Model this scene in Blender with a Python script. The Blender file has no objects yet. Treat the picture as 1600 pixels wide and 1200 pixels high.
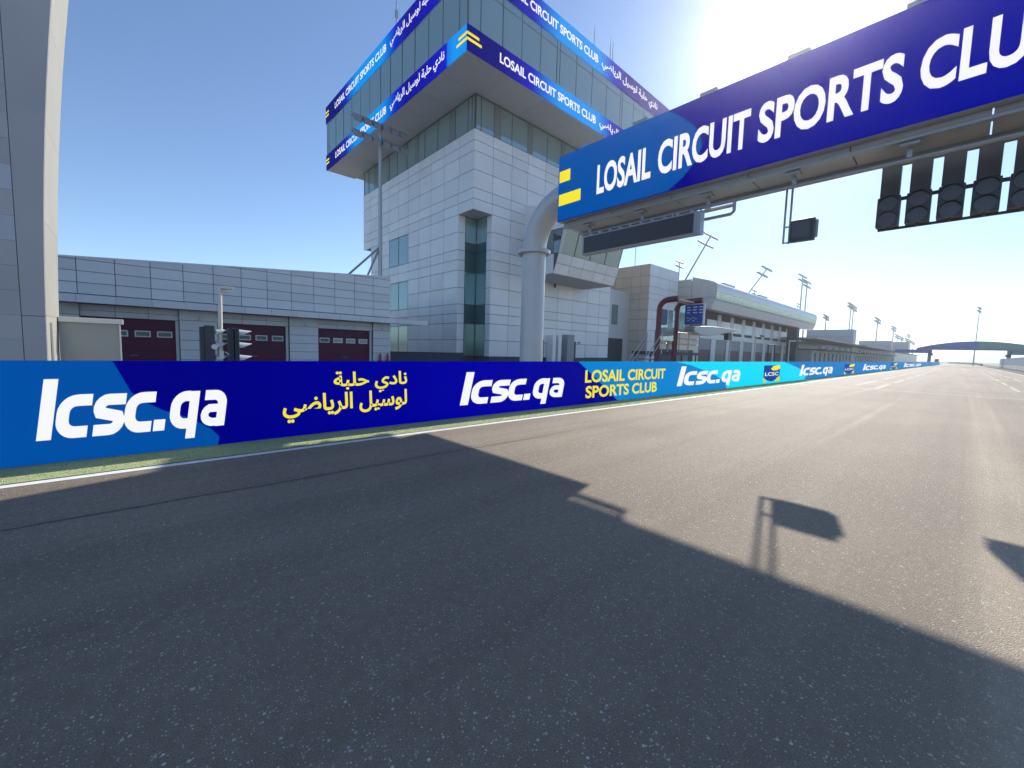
import bpy, bmesh, math, random
from mathutils import Vector, Matrix
random.seed(7)
S = bpy.context.scene
COL = S.collection
R = math.radians

# ------------------------------------------------------------------ camera
cam = bpy.data.cameras.new('camera'); camo = bpy.data.objects.new('camera', cam); COL.objects.link(camo)
cam.sensor_width = 36.0; cam.lens = 645.0/1600*36.0
cam.clip_start = 0.05; cam.clip_end = 9000
EYE = 1.6
_yaw, _pit, _rol = R(47.35), R(4.72), R(-1.55)
F = Vector((math.cos(_yaw)*math.cos(_pit), math.sin(_yaw)*math.cos(_pit), -math.sin(_pit)))
R0 = Vector((math.sin(_yaw), -math.cos(_yaw), 0)); D0 = F.cross(R0)
R2 = math.cos(_rol)*R0+math.sin(_rol)*D0; D2 = math.cos(_rol)*D0-math.sin(_rol)*R0
m = Matrix((R2, -D2, -F)).transposed().to_4x4(); m.translation = (0, 0, EYE)
camo.matrix_world = m
S.camera = camo

# ------------------------------------------------------------------ sky, sun, exposure
SUN_EL, SUN_AZ = 33.0, 15.0
w = bpy.data.worlds.new('World'); S.world = w; w.use_nodes = True
nt = w.node_tree; bg = nt.nodes['Background']
sky = nt.nodes.new('ShaderNodeTexSky'); sky.sky_type = 'NISHITA'; sky.sun_disc = False
sky.sun_elevation = R(SUN_EL); sky.sun_rotation = R(90-SUN_AZ)
sky.altitude = 400; sky.air_density = 0.85; sky.dust_density = 0.08; sky.ozone_density = 2.6
nt.links.new(sky.outputs[0], bg.inputs[0]); bg.inputs[1].default_value = 0.088
sl = bpy.data.lights.new('sun', 'SUN'); so = bpy.data.objects.new('sun', sl); COL.objects.link(so)
sl.energy = 2.85; sl.angle = R(0.53); sl.color = (1.0, 0.94, 0.83)
sd = Vector((math.cos(R(SUN_EL))*math.cos(R(SUN_AZ)), math.cos(R(SUN_EL))*math.sin(R(SUN_AZ)), math.sin(R(SUN_EL))))
so.rotation_euler = sd.to_track_quat('Z', 'Y').to_euler(); so.location = (60, 10, 60)
S.view_settings.view_transform = 'Standard'; S.view_settings.look = 'None'
S.view_settings.gamma = 1.0; S.view_settings.use_curve_mapping = False
S.view_settings.exposure = 1.12
EMIT = 0.41          # glow added to the printed boards to keep them bright on shaded faces

# ------------------------------------------------------------------ materials
def srgb(r, g, b):
    f = lambda c: (c/255/12.92) if c/255 <= 0.04045 else ((c/255+0.055)/1.055)**2.4
    return (f(r), f(g), f(b))
MATS = {}
def mat(name, col=(.5, .5, .5), rough=.5, metal=0., emit=0., noise=0., nscale=3., rnd=0., bump=0., bscale=60., spec=.5, alpha=1.):
    if name in MATS: return MATS[name]
    M = bpy.data.materials.new(name); M.use_nodes = True; n = M.node_tree.nodes; l = M.node_tree.links
    b = n['Principled BSDF']; b.inputs['Base Color'].default_value = (*col, 1); b.inputs['Roughness'].default_value = rough
    b.inputs['Metallic'].default_value = metal; b.inputs['Specular IOR Level'].default_value = spec
    src = None
    if noise or rnd:
        c = n.new('ShaderNodeRGB'); c.outputs[0].default_value = (*col, 1); src = c.outputs[0]
        hsv = n.new('ShaderNodeHueSaturation'); l.new(src, hsv.inputs['Color']); val = None
        if noise:
            tc = n.new('ShaderNodeNewGeometry'); nz = n.new('ShaderNodeTexNoise'); nz.inputs['Scale'].default_value = nscale
            nz.inputs['Detail'].default_value = 6; nz.inputs['Roughness'].default_value = .62
            l.new(tc.outputs['Position'], nz.inputs['Vector'])
            mr = n.new('ShaderNodeMapRange'); mr.inputs[1].default_value = .25; mr.inputs[2].default_value = .75
            mr.inputs[3].default_value = 1-noise; mr.inputs[4].default_value = 1+noise; l.new(nz.outputs[0], mr.inputs[0]); val = mr.outputs[0]
        if rnd:
            oi = n.new('ShaderNodeObjectInfo'); mr2 = n.new('ShaderNodeMapRange'); mr2.inputs[3].default_value = 1-rnd; mr2.inputs[4].default_value = 1+rnd
            l.new(oi.outputs['Random'], mr2.inputs[0])
            if val is None: val = mr2.outputs[0]
            else:
                mu = n.new('ShaderNodeMath'); mu.operation = 'MULTIPLY'; l.new(val, mu.inputs[0]); l.new(mr2.outputs[0], mu.inputs[1]); val = mu.outputs[0]
        l.new(val, hsv.inputs['Value']); l.new(hsv.outputs[0], b.inputs['Base Color'])
    if bump:
        tc = n.new('ShaderNodeNewGeometry'); nz = n.new('ShaderNodeTexNoise'); nz.inputs['Scale'].default_value = bscale; nz.inputs['Detail'].default_value = 4
        l.new(tc.outputs['Position'], nz.inputs['Vector']); bp = n.new('ShaderNodeBump'); bp.inputs['Strength'].default_value = bump; bp.inputs['Distance'].default_value = .02
        l.new(nz.outputs[0], bp.inputs['Height']); l.new(bp.outputs[0], b.inputs['Normal'])
    if emit:
        b.inputs['Emission Color'].default_value = (*col, 1); b.inputs['Emission Strength'].default_value = emit
        b.inputs['Base Color'].default_value = (*[c*.15 for c in col], 1); b.inputs['Specular IOR Level'].default_value = .05; b.inputs['Roughness'].default_value = .6
    MATS[name] = M; return M
def glass(name, tint, through=.55, rough=.02, body=.0):
    """Window glass: part mirror (more at grazing angles), part tinted see-through."""
    if name in MATS: return MATS[name]
    M = bpy.data.materials.new(name); M.use_nodes = True; n = M.node_tree.nodes; l = M.node_tree.links
    n.remove(n['Principled BSDF']); out = n['Material Output']
    g = n.new('ShaderNodeBsdfGlossy'); g.inputs['Roughness'].default_value = rough; g.inputs['Color'].default_value = (.80, .93, .93, 1)
    t = n.new('ShaderNodeBsdfTransparent'); t.inputs['Color'].default_value = (*tint, 1)
    d = n.new('ShaderNodeBsdfDiffuse'); d.inputs['Color'].default_value = (*tint, 1)
    m1 = n.new('ShaderNodeMixShader'); m1.inputs[0].default_value = 1-through; l.new(t.outputs[0], m1.inputs[1]); l.new(d.outputs[0], m1.inputs[2])
    lw = n.new('ShaderNodeLayerWeight'); lw.inputs['Blend'].default_value = .35
    mr = n.new('ShaderNodeMapRange'); mr.inputs[3].default_value = .22+body; mr.inputs[4].default_value = .75; l.new(lw.outputs['Fresnel'], mr.inputs[0])
    m2 = n.new('ShaderNodeMixShader'); l.new(mr.outputs[0], m2.inputs[0]); l.new(m1.outputs[0], m2.inputs[1]); l.new(g.outputs[0], m2.inputs[2])
    l.new(m2.outputs[0], out.inputs['Surface']); MATS[name] = M; return M
def glow_print(name, rgb): return mat(name, srgb(*rgb), emit=EMIT)  # plain print colour plus an added glow; the boards are no lamps
def glow_gradient(name, axis, stops):
    """A printed banner with an added glow, whose colour runs along one axis of the object (generated coordinates)."""
    M = bpy.data.materials.new(name); M.use_nodes = True; n = M.node_tree.nodes; l = M.node_tree.links; b = n['Principled BSDF']
    tc = n.new('ShaderNodeTexCoord'); sp = n.new('ShaderNodeSeparateXYZ'); l.new(tc.outputs['Generated'], sp.inputs[0])
    cr = n.new('ShaderNodeValToRGB'); l.new(sp.outputs[axis], cr.inputs[0]); e = cr.color_ramp.elements
    while len(e) > 1: e.remove(e[-1])
    for i, (p, c) in enumerate(stops):
        q = e[0] if i == 0 else e.new(p)
        q.position = p; q.color = (*srgb(*c), 1)
    l.new(cr.outputs[0], b.inputs['Emission Color']); b.inputs['Emission Strength'].default_value = EMIT
    mu = n.new('ShaderNodeMixRGB'); mu.blend_type = 'MULTIPLY'; mu.inputs[0].default_value = 1; mu.inputs[2].default_value = (.15, .15, .15, 1)
    l.new(cr.outputs[0], mu.inputs[1]); l.new(mu.outputs[0], b.inputs['Base Color']); b.inputs['Roughness'].default_value = .6; b.inputs['Specular IOR Level'].default_value = .05
    MATS[name] = M; return M

NAVY, BLUE, SKYB, CYAN, MIDB = (0, 0, 140), (0, 82, 168), (0, 150, 245), (0, 226, 255), (0, 136, 214)
M_clad = mat('aluminium_cladding', (.78, .775, .77), .40, .08, noise=.06, nscale=.5, rnd=.065)
M_cladB = mat('garage_cladding', (.72, .715, .715), .42, .08, noise=.05, nscale=.6, rnd=.06)
M_warmrefl = mat('warm_reflection_cladding', (.64, .60, .52), .42, .15, noise=.05, nscale=.5, rnd=.05)  # warm reflected light put into the panel colour
M_cladP = mat('pit_cladding', (.64, .64, .64), .42, .15, noise=.06, nscale=.4, rnd=.05)
M_core = mat('joint_backing', (.12, .10, .095), .8)
M_soff = mat('soffit_board', (.46, .47, .49), .7, rnd=.04)
M_glass = glass('window_glass', (.42, .58, .58), .45)
M_glassd = glass('stair_glass', (.20, .38, .37), .5)
M_spand = mat('spandrel_glass', (.07, .135, .135), .12, 0, spec=.6, rnd=.12)
M_blind = mat('window_blind', (.50, .52, .42), .8, rnd=.08)
M_dark = mat('dark_interior', (.03, .035, .04), .8)
M_frame = mat('window_mullion', (.16, .19, .21), .4, .5)
M_white = mat('white_paint', (.72, .72, .70), .5, noise=.06, nscale=2.)
M_steel = mat('grey_steel', (.34, .36, .38), .45, .6, noise=.06, nscale=3.)
M_column = mat('painted_column', (.50, .52, .54), .38, .15, noise=.05, nscale=1.5)
M_beam = mat('beam_sheet', (.34, .35, .38), .5, .3, noise=.12, nscale=1.5, rnd=.08)
M_black = mat('black_housing', (.05, .056, .068), .5, noise=.1, nscale=6)
M_lens = mat('signal_lens', (.062, .067, .08), .3)
M_maroon = mat('maroon_door', (.095, .008, .042), .45, noise=.08, nscale=2., rnd=.05)
M_mframe = mat('maroon_steel', (.12, .018, .04), .4)
M_yellow = glow_print('yellow_print', (255, 238, 50)); M_wprint = glow_print('white_print', (255, 255, 255))
M_navy = glow_print('navy_print', NAVY); M_blue = glow_print('blue_print', BLUE); M_sky = glow_print('sky_blue_print', SKYB)
M_cyan = glow_print('cyan_print', CYAN); M_mid = glow_print('mid_blue_print', MIDB)
M_conc = mat('concrete', (.36, .35, .33), .85, noise=.12, nscale=2.5, bump=.2, bscale=40)
M_plinth = mat('plinth_dark', (.05, .06, .075), .6, noise=.1, nscale=1.)
M_line = mat('road_paint', (.76, .76, .73), .7, noise=.12, nscale=9.)
M_worn = mat('worn_road_paint', (.40, .385, .36), .75, noise=.3, nscale=5.)
M_tarp = mat('pale_tarp', (.82, .79, .68), .8, noise=.1, nscale=3)
M_pole = mat('galvanised_pole', (.42, .43, .44), .4, .6)
M_cream = mat('cream_paint', (.66, .64, .55), .5)
M_lamp = mat('floodlight_body', (.30, .29, .30), .45, .3)
M_tower = mat('grey_render', (.43, .43, .44), .55, noise=.07, nscale=.8, rnd=.05)
M_towerE = mat('pale_end_render', (.34, .33, .30), .6, noise=.06, nscale=.9, rnd=.03)
M_red = mat('red_enamel', (.45, .03, .03), .4)

# ------------------------------------------------------------------ geometry helpers
class MB:
    def __init__(s): s.v = []; s.f = []
    def add(s, vs, fs):
        o = len(s.v); s.v += [tuple(p) for p in vs]; s.f += [tuple(i+o for i in f) for f in fs]; return s
    def box(s, x0, x1, y0, y1, z0, z1):
        return s.add([(x0, y0, z0), (x1, y0, z0), (x1, y1, z0), (x0, y1, z0), (x0, y0, z1), (x1, y0, z1), (x1, y1, z1), (x0, y1, z1)],
                     [(3, 2, 1, 0), (4, 5, 6, 7), (0, 1, 5, 4), (1, 2, 6, 5), (2, 3, 7, 6), (3, 0, 4, 7)])
    def prism(s, pts, axis, a, b):
        """pts: 2-D outline; axis 'x': (y,z) swept in x; 'y': (x,z); 'z': (x,y)."""
        def P(p, t): return {'x': (t, p[0], p[1]), 'y': (p[0], t, p[1]), 'z': (p[0], p[1], t)}[axis]
        n = len(pts); fs = [tuple(range(n))[::-1], tuple(range(n, 2*n))]
        fs += [(i, (i+1) % n, (i+1) % n+n, i+n) for i in range(n)]
        return s.add([P(p, a) for p in pts]+[P(p, b) for p in pts], fs)
    def tube(s, path, r, n=10, caps=True):
        path = [Vector(p) for p in path]; rs = r if isinstance(r, (list, tuple)) else [r]*len(path)
        vs = []; up = None
        for i, p in enumerate(path):
            t = (path[min(i+1, len(path)-1)]-path[max(i-1, 0)]).normalized()
            if up is None:
                up = Vector((0, 0, 1)) if abs(t.z) < .9 else Vector((1, 0, 0))
            a = (up-t*up.dot(t)).normalized(); b = t.cross(a); up = a
            vs += [p+(a*math.cos(2*math.pi*k/n)+b*math.sin(2*math.pi*k/n))*rs[i] for k in range(n)]
        fs = [(i*n+k, i*n+(k+1) % n, (i+1)*n+(k+1) % n, (i+1)*n+k) for i in range(len(path)-1) for k in range(n)]
        if caps: fs += [tuple(range(n))[::-1], tuple(range((len(path)-1)*n, len(path)*n))]
        return s.add(vs, fs)
    def build(s, name, material, parent=None, smooth=False, bevel=0, props=None):
        me = bpy.data.meshes.new(name)
        xs = list(zip(*s.v)); c = Vector([(min(q)+max(q))/2 for q in xs])
        me.from_pydata([Vector(p)-c for p in s.v], [], s.f)
        bm = bmesh.new(); bm.from_mesh(me); bmesh.ops.recalc_face_normals(bm, faces=bm.faces)
        if bevel: bmesh.ops.bevel(bm, geom=bm.edges[:], offset=bevel, segments=2, affect='EDGES', profile=.5)
        bm.to_mesh(me); bm.free()
        me.materials.append(material)
        if smooth:
            me.polygons.foreach_set('use_smooth', [True]*len(me.polygons)); me.set_sharp_from_angle(angle=R(40))
        return link(name, me, c, parent, props)
def link(name, me, c, parent=None, props=None):
    o = bpy.data.objects.new(name, me); COL.objects.link(o)
    if parent is not None:
        o.parent = parent; o.location = Vector(c)-origin(parent)
    else: o.location = c
    for k, v in (props or {}).items(): o[k] = v
    return o
def origin(o):
    p = Vector(o.location)
    while o.parent: o = o.parent; p += Vector(o.location)
    return p
def thing(name, label, cat, loc, group=None):
    o = bpy.data.objects.new(name, None); COL.objects.link(o); o.location = loc; o.empty_display_size = .3
    o['label'] = label; o['category'] = cat
    if group: o['group'] = group
    return o
def struct(name, mb, material, **k):
    return mb.build(name, material, None, props={'kind': 'structure'}, **k)
BOXES = {}
def piece(name, x0, x1, y0, y1, z0, z1, material, parent):
    """A box that shares its mesh with every other box of the same size and material."""
    d = (round(x1-x0, 3), round(y1-y0, 3), round(z1-z0, 3), material.name, name)
    if d not in BOXES:
        b = MB().box(-d[0]/2, d[0]/2, -d[1]/2, d[1]/2, -d[2]/2, d[2]/2)
        me = bpy.data.meshes.new(name); me.from_pydata(b.v, [], b.f); me.materials.append(material); BOXES[d] = me
    o = link(name, BOXES[d], ((x0+x1)/2, (y0+y1)/2, (z0+z1)/2), parent)
    if name in ('top_pane', 'strip_pane', 'pane'): o.rotation_euler = (random.gauss(0, .0025), random.gauss(0, .0025), random.gauss(0, .006))   # glazing never sits quite flat
    return o

# ------------------------------------------------------------------ lettering
def text_pts(body, bold=.018):
    c = bpy.data.curves.new('lettering', 'FONT'); c.body = body; c.offset = bold; c.resolution_u = 4
    o = bpy.data.objects.new('lettering', c); COL.objects.link(o)
    dg = bpy.context.evaluated_depsgraph_get(); dg.update()
    me = bpy.data.meshes.new_from_object(o.evaluated_get(dg))
    vs = [(v.co.x, v.co.y) for v in me.vertices]; fs = [tuple(p.vertices) for p in me.polygons]
    bpy.data.objects.remove(o); bpy.data.meshes.remove(me); bpy.data.curves.remove(c)
    return vs, fs
def arc(cx, cy, r, a0, a1, n=6):
    return [(cx+r*math.cos(R(a0+(a1-a0)*i/n)), cy+r*math.sin(R(a0+(a1-a0)*i/n))) for i in range(n+1)]
def ribbon(path, wd):
    path = [p for i, p in enumerate(path) if i == 0 or (Vector(p)-Vector(path[i-1])).length > .012]
    L, Rr = [], []
    n = len(path)
    for i in range(n):
        a = Vector(path[max(i-1, 0)]); b = Vector(path[i]); c = Vector(path[min(i+1, n-1)])
        t1 = (b-a).normalized() if i > 0 else (c-b).normalized(); t2 = (c-b).normalized() if i < n-1 else t1
        n1 = Vector((-t1.y, t1.x)); n2 = Vector((-t2.y, t2.x)); mm = (n1+n2)
        if mm.length < 1e-4: mm = n1
        mm.normalize(); k = wd/2/max(.5, mm.dot(n1)); L.append(b+mm*k); Rr.append(b-mm*k)
    vs = [tuple(p) for p in L+Rr]; fs = [(i, i+1, n+i+1, n+i) for i in range(n-1)]
    return vs, fs
def web_address():
    """The slanted heavy letters l c s c . q a, drawn as strokes."""
    V, Fc = [], []
    W = .27; h = W/2
    def put(x, path, wd=W):
        vs, fs = ribbon(path, wd); o = len(V)
        V.extend([(px+x+.17*py, py) for px, py in vs]); Fc.extend([tuple(i+o for i in f) for f in fs])
    def c_(): return [(.74, 1-h*.9)]+[(.46, 1-h*.9)]+arc(.135+.28, 1-h-.28+.01, .28, 90, 180)+arc(.135+.28, h+.28, .28, 180, 270)+[(.46, h), (.70, h)]
    put(0, [(.14, 0), (.14, 1.38)], .30)
    put(.34, c_())
    put(1.12, [(.74, 1-h)]+[(.44, 1-h)]+arc(.34, .665, .20, 90, 215, 6)+arc(.42, .335, .20, 35, -90, 6)+[(.05, h)])
    put(1.86, c_())
    put(2.62, [(.15, .0), (.15, .29)], .30)
    put(3.02, [(.64, .99), (.64, -.27)]); put(3.02, [(.52, 1-h), (.46, 1-h)]+arc(.415, 1-h-.28, .28, 90, 180)+arc(.415, h+.28, .28, 180, 270)+[(.46, h), (.52, h)])
    put(3.86, [(.10, 1-h), (.40, 1-h)]+arc(.40, 1-h-.24, .24, 90, 0)+[(.64, .0)])
    put(3.86, [(.52, .56-h*.4), (.36, .56-h*.4)]+arc(.33, .33, .185, 110, 250, 6)+[(.36, h*.9), (.52, h*.9)], .22)
    return V, Fc
WEB = web_address()
def flat(name, shape, org, U, V, N, box, material, parent, lift=.0, thick=.004, props=None):
    """Lay a flat 2-D shape into box=(u0,u1,v0,v1) of the plane through org spanned by U (reading direction) and V (up); N faces the reader."""
    vs, fs = shape; xs = [p[0] for p in vs]; ys = [p[1] for p in vs]
    if box is not None:
        u0, u1, v0, v1 = box; ax, bx, ay, by = min(xs), max(xs), min(ys), max(ys)
        vs = [(u0+(p[0]-ax)/(bx-ax)*(u1-u0), v0+(p[1]-ay)/(by-ay)*(v1-v0)) for p in vs]
    o = Vector(org)+Vector(N)*lift; U, V, N = Vector(U), Vector(V), Vector(N)
    front = [o+U*p[0]+V*p[1]+N*thick for p in vs]
    mb = MB().add(front, fs)
    me = bpy.data.meshes.new(name); c = sum(front, Vector())/len(front)
    me.from_pydata([p-c for p in front], [], fs)
    me.materials.append(material); me.update()
    # make it face the reader, then give it its thickness
    bm = bmesh.new(); bm.from_mesh(me)
    for f in bm.faces:
        f.normal_update()
        if f.normal.dot(N) < 0: f.normal_flip()
    bm.to_mesh(me); bm.free()
    return link(name, me, c, parent, props)
def poly(pts): return (pts, [tuple(range(len(pts)))])
AR_NADI = '\uFEF1\uFEA9\uFE8E\uFEE7'; AR_HALBA = '\uFE94\uFE92\uFEE0\uFEA3'
AR_LUSAIL = '\uFEDE\uFEF4\uFEB3\uFEEE\uFEDF'; AR_RIYADI = '\uFEF2\uFEBF\uFE8E\uFEF3\uFEAE\uFEDF\uFE8D'
T_AR1 = text_pts(AR_HALBA+' '+AR_NADI, .022); T_AR2 = text_pts(AR_RIYADI+' '+AR_LUSAIL, .022)
T_ARALL = text_pts(AR_RIYADI+' '+AR_LUSAIL+' '+AR_HALBA+' '+AR_NADI, .02)
T_LCSC = text_pts('LOSAIL CIRCUIT SPORTS CLUB', .026); T_LC = text_pts('LOSAIL CIRCUIT', .028); T_SC = text_pts('SPORTS CLUB', .028)
T_W = [text_pts(t, .03) for t in ('LOSAIL', 'CIRCUIT', 'SPORTS', 'CLUB')]; T_LOGO = text_pts('LCSC', .02)
ZV = (0, 0, 1)

# ------------------------------------------------------------------ ground
def asphalt(name, base, warm):
    M = bpy.data.materials.new(name); M.use_nodes = True; n = M.node_tree.nodes; l = M.node_tree.links; b = n['Principled BSDF']
    geo = n.new('ShaderNodeNewGeometry')
    def noise(sc, det=4, rough=.6, vec=None):
        q = n.new('ShaderNodeTexNoise'); q.inputs['Scale'].default_value = sc; q.inputs['Detail'].default_value = det; q.inputs['Roughness'].default_value = rough
        l.new(vec or geo.outputs['Position'], q.inputs['Vector']); return q.outputs[0]
    def mr(x, a, c, lo, hi, clamp=True):
        q = n.new('ShaderNodeMapRange'); q.clamp = clamp
        for i, v in enumerate((a, c, lo, hi)): q.inputs[i+1].default_value = v
        l.new(x, q.inputs[0]); return q.outputs[0]
    def mul(a, c):
        q = n.new('ShaderNodeMath'); q.operation = 'MULTIPLY'; l.new(a, q.inputs[0]); l.new(c, q.inputs[1]); return q.outputs[0]
    mp = n.new('ShaderNodeMapping'); mp.inputs['Scale'].default_value = (.03, 1.3, 1); l.new(geo.outputs['Position'], mp.inputs['Vector'])
    fine = mr(noise(160, 3), .3, .7, .62, 1.38); mid = mr(noise(14, 5), .3, .7, .90, 1.10); big = mr(noise(.35, 4), .3, .7, .90, 1.10)
    streak = mr(noise(1.0, 4, .55, mp.outputs[0]), .32, .68, .86, 1.12)
    val = mul(mul(fine, mid), mul(big, streak))
    mp3 = n.new('ShaderNodeMapping'); mp3.inputs['Scale'].default_value = (.011, .85, 1); mp3.inputs['Rotation'].default_value = (0, 0, .012); l.new(geo.outputs['Position'], mp3.inputs['Vector'])
    mp4 = n.new('ShaderNodeMapping'); mp4.inputs['Scale'].default_value = (.02, 2.6, 1); mp4.inputs['Rotation'].default_value = (0, 0, -.03); l.new(geo.outputs['Position'], mp4.inputs['Vector'])
    val = mul(val, mr(noise(1.0, 3, .5, mp3.outputs[0]), .58, .68, 1.0, 1.42)); val = mul(val, mr(noise(1.0, 3, .5, mp4.outputs[0]), .62, .70, 1.0, .90))
    val = mul(val, mr(noise(.09, 3), .35, .65, .92, 1.08))
    # pale stone chips of two sizes showing in the worn binder
    def chips(scale, thr, rad, seed):
        mp2 = n.new('ShaderNodeMapping'); mp2.inputs['Location'].default_value = (seed, seed*.7, 0); l.new(geo.outputs['Position'], mp2.inputs['Vector'])
        v = n.new('ShaderNodeTexVoronoi'); v.voronoi_dimensions = '2D'; v.inputs['Scale'].default_value = scale; l.new(mp2.outputs[0], v.inputs['Vector'])
        sp = n.new('ShaderNodeSeparateColor'); l.new(v.outputs['Color'], sp.inputs[0])
        a = mr(sp.outputs[0], thr, thr+.01, 0, 1); d = mr(v.outputs['Distance'], rad*.6, rad, 1, 0); tone = mr(sp.outputs[1], 0, 1, .25, 1)
        return mul(mul(a, d), tone)
    ch = n.new('ShaderNodeMath'); ch.operation = 'MAXIMUM'; l.new(chips(85, .885, .38, 0), ch.inputs[0]); l.new(chips(42, .962, .36, 3.3), ch.inputs[1])
    ch2 = n.new('ShaderNodeMath'); ch2.operation = 'MAXIMUM'; l.new(ch.outputs[0], ch2.inputs[0]); l.new(chips(24, .989, .30, 9.1), ch2.inputs[1])
    patchy = mul(ch2.outputs[0], mr(noise(.8, 4), .35, .65, .6, 1.0))
    hsv = n.new('ShaderNodeHueSaturation'); hsv.inputs['Color'].default_value = (*base, 1); l.new(val, hsv.inputs['Value'])
    mx = n.new('ShaderNodeMixRGB'); l.new(patchy, mx.inputs[0]); l.new(hsv.outputs[0], mx.inputs[1]); mx.inputs[2].default_value = (*warm, 1)
    l.new(mx.outputs[0], b.inputs['Base Color']); b.inputs['Roughness'].default_value = .72; b.inputs['Specular IOR Level'].default_value = .35
    vb = n.new('ShaderNodeTexVoronoi'); vb.voronoi_dimensions = '2D'; vb.inputs['Scale'].default_value = 95; l.new(geo.outputs['Position'], vb.inputs['Vector'])
    hh = n.new('ShaderNodeMath'); hh.operation = 'ADD'; l.new(mr(vb.outputs['Distance'], 0, .6, 1, 0), hh.inputs[0]); l.new(noise(210, 2), hh.inputs[1])
    bp = n.new('ShaderNodeBump'); bp.inputs['Strength'].default_value = .75; bp.inputs['Distance'].default_value = .006
    l.new(hh.outputs[0], bp.inputs['Height']); l.new(bp.outputs[0], b.inputs['Normal'])
    MATS[name] = M; return M
M_track = asphalt('race_asphalt', (.258, .208, .150), (.74, .70, .63))
M_pit = asphalt('pit_asphalt', (.17, .165, .155), (.3, .29, .28))
M_sand = mat('desert_ground', (.34, .29, .22), .9, noise=.12, nscale=.2)
M_turf = mat('turf', (.36, .41, .19), .9, noise=.16, nscale=7., bump=.5, bscale=90)
M_verge = mat('verge', (.075, .085, .055), .9, noise=.25, nscale=.5)
def sheet(name, x0, x1, y0, y1, z, material):
    return struct(name, MB().add([(x0, y0, z), (x1, y0, z), (x1, y1, z), (x0, y1, z)], [(0, 1, 2, 3)]), material)
sheet('ground', -3500, 4500, -3500, 3500, -.05, M_sand)
sheet('pit_lane', -70, 640, 7.75, 70, -.006, M_pit)
sheet('race_track', -70, 640, -5.9, 6.86, 0, M_track)
sheet('turf_strip', -70, 620, 6.86, 7.75, .012, M_turf)
sheet('grass_verge', -70, 620, -11.5, -5.9, .004, M_verge)
def line(x0, x1, y0, y1, name='track_line', z=.004, m=None): sheet(name, x0, x1, y0, y1, z, m or M_line)
line(-70, 600, 6.72, 6.855, 'edge_line'); line(40, 600, -5.85, -5.7, 'edge_line')
line(29.2, 29.45, -5.6, 6.6, 'start_line', m=M_worn)
for k, (y0, xa) in enumerate(((4.25, 33), (3.05, 30), (-2.4, 37), (-3.75, 45))):
    x = xa
    while x < 250:
        ln = 9 if k in (0, 3) else 6.5
        line(x, x+ln, y0, y0+.16, 'grid_line', m=M_worn); x += ln+(4 if k in (0, 3) else 3.2)
struct('paving_seam', MB().add([(-8+.5*i, 5.22+.018*math.sin(i*.9)+.012*math.sin(i*2.3)+q*(.022+.006*math.sin(i*1.7)), .004) for i in range(60) for q in (0, 1)], [(2*i, 2*i+2, 2*i+3, 2*i+1) for i in range(59)]), mat('tar_seam', (.115, .105, .095), .7))
def blades():
    vs, fs = [], []
    for i in range(24000):
        x = -6+40*random.random()**1.6; y = random.uniform(6.87, 7.74); hgt = random.uniform(.006, .018); a = random.uniform(0, math.pi); ww = .006+.0004*x
        dx, dy = math.cos(a)*ww, math.sin(a)*ww; lx, ly = random.uniform(-.012, .012), random.uniform(-.012, .012); o = len(vs)
        vs += [(x-dx, y-dy, .01), (x+dx, y+dy, .01), (x+lx, y+ly, .01+hgt)]; fs.append((o, o+1, o+2))
    return MB().add(vs, fs)
M_blade = mat('grass_blade', (.37, .42, .20), .8, noise=.2, nscale=11.)
gb = blades(); me = bpy.data.meshes.new('grass'); me.from_pydata(gb.v, [], gb.f); me.materials.append(M_blade)
link('grass', me, (0, 0, 0), None, {'kind': 'stuff', 'label': 'short green turf along the foot of the blue trackside barrier', 'category': 'grass'})

# ------------------------------------------------------------------ trackside barrier
XB0, XB1, YB, HB = -14.0, 300.0, 7.75, 1.31
bar = thing('trackside_barrier', 'long low pit wall covered in blue advertising boards with an added glow beside the track', 'barrier', (0, YB, 0))
MB().box(XB0, XB1, YB, YB+.28, 0, HB-.03).build('wall', M_conc, bar)
def bplane(u, v): return (u, v)
Yf = YB-.05
def board(name, x0, x1, material): return MB().box(x0, x1, Yf, YB-.002, .015, HB).build(name, material, bar)
b1 = board('sign_panel', XB0, 10.8, glow_gradient('navy_board', 0, [(0, (0, 0, 120)), (.6, (0, 0, 132)), (.8, (0, 0, 165)), (1, (0, 0, 140))]))
b2 = board('sign_panel', 10.8, 33.0, M_mid)
b3 = board('sign_panel', 33.0, XB1, glow_print('deep_sky_board', (0, 128, 205)))
OB = (0, Yf, 0); UB = (1, 0, 0); NB = (0, -1, 0)
def on_barrier(parent, shape, box, material, lift, name='lettering'): return flat(name, shape, OB, UB, ZV, NB, box, material, parent, lift, .001)
T0, B0 = HB-.001, .016
on_barrier(b1, poly([(XB0, B0), (.93, B0), (.95, .14), (.85, .27), (.62, .45), (.30, .60), (.1, .74), (-.03, .88), (-.2, T0), (XB0, T0)]), None, M_blue, .001, 'colour_field')
on_barrier(b1, poly([(9.75, T0), (10.8, .70), (10.8, T0)]), None, M_mid, .001, 'colour_field')
on_barrier(b2, poly([(10.8, B0), (11.9, B0), (10.8, .69)]), None, M_navy, .001, 'colour_field')
on_barrier(b2, poly([(15.9, T0), (17.3, 1.16), (18.6, .93), (19.9, .68), (20.9, .42), (21.4, .2), (21.3, B0), (33.0, B0), (33.0, T0)]), None, M_cyan, .001, 'colour_field')
on_barrier(b3, poly([(33.0, B0), (36.2, B0), (36.4, .3), (35.6, .62), (34.4, .86), (33.0, 1.03)]), None, M_cyan, .001, 'colour_field')
on_barrier(b2, poly([(30.65, T0), (33.0, 1.03), (33.0, T0)]), None, M_mid, .002, 'colour_field')
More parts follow.
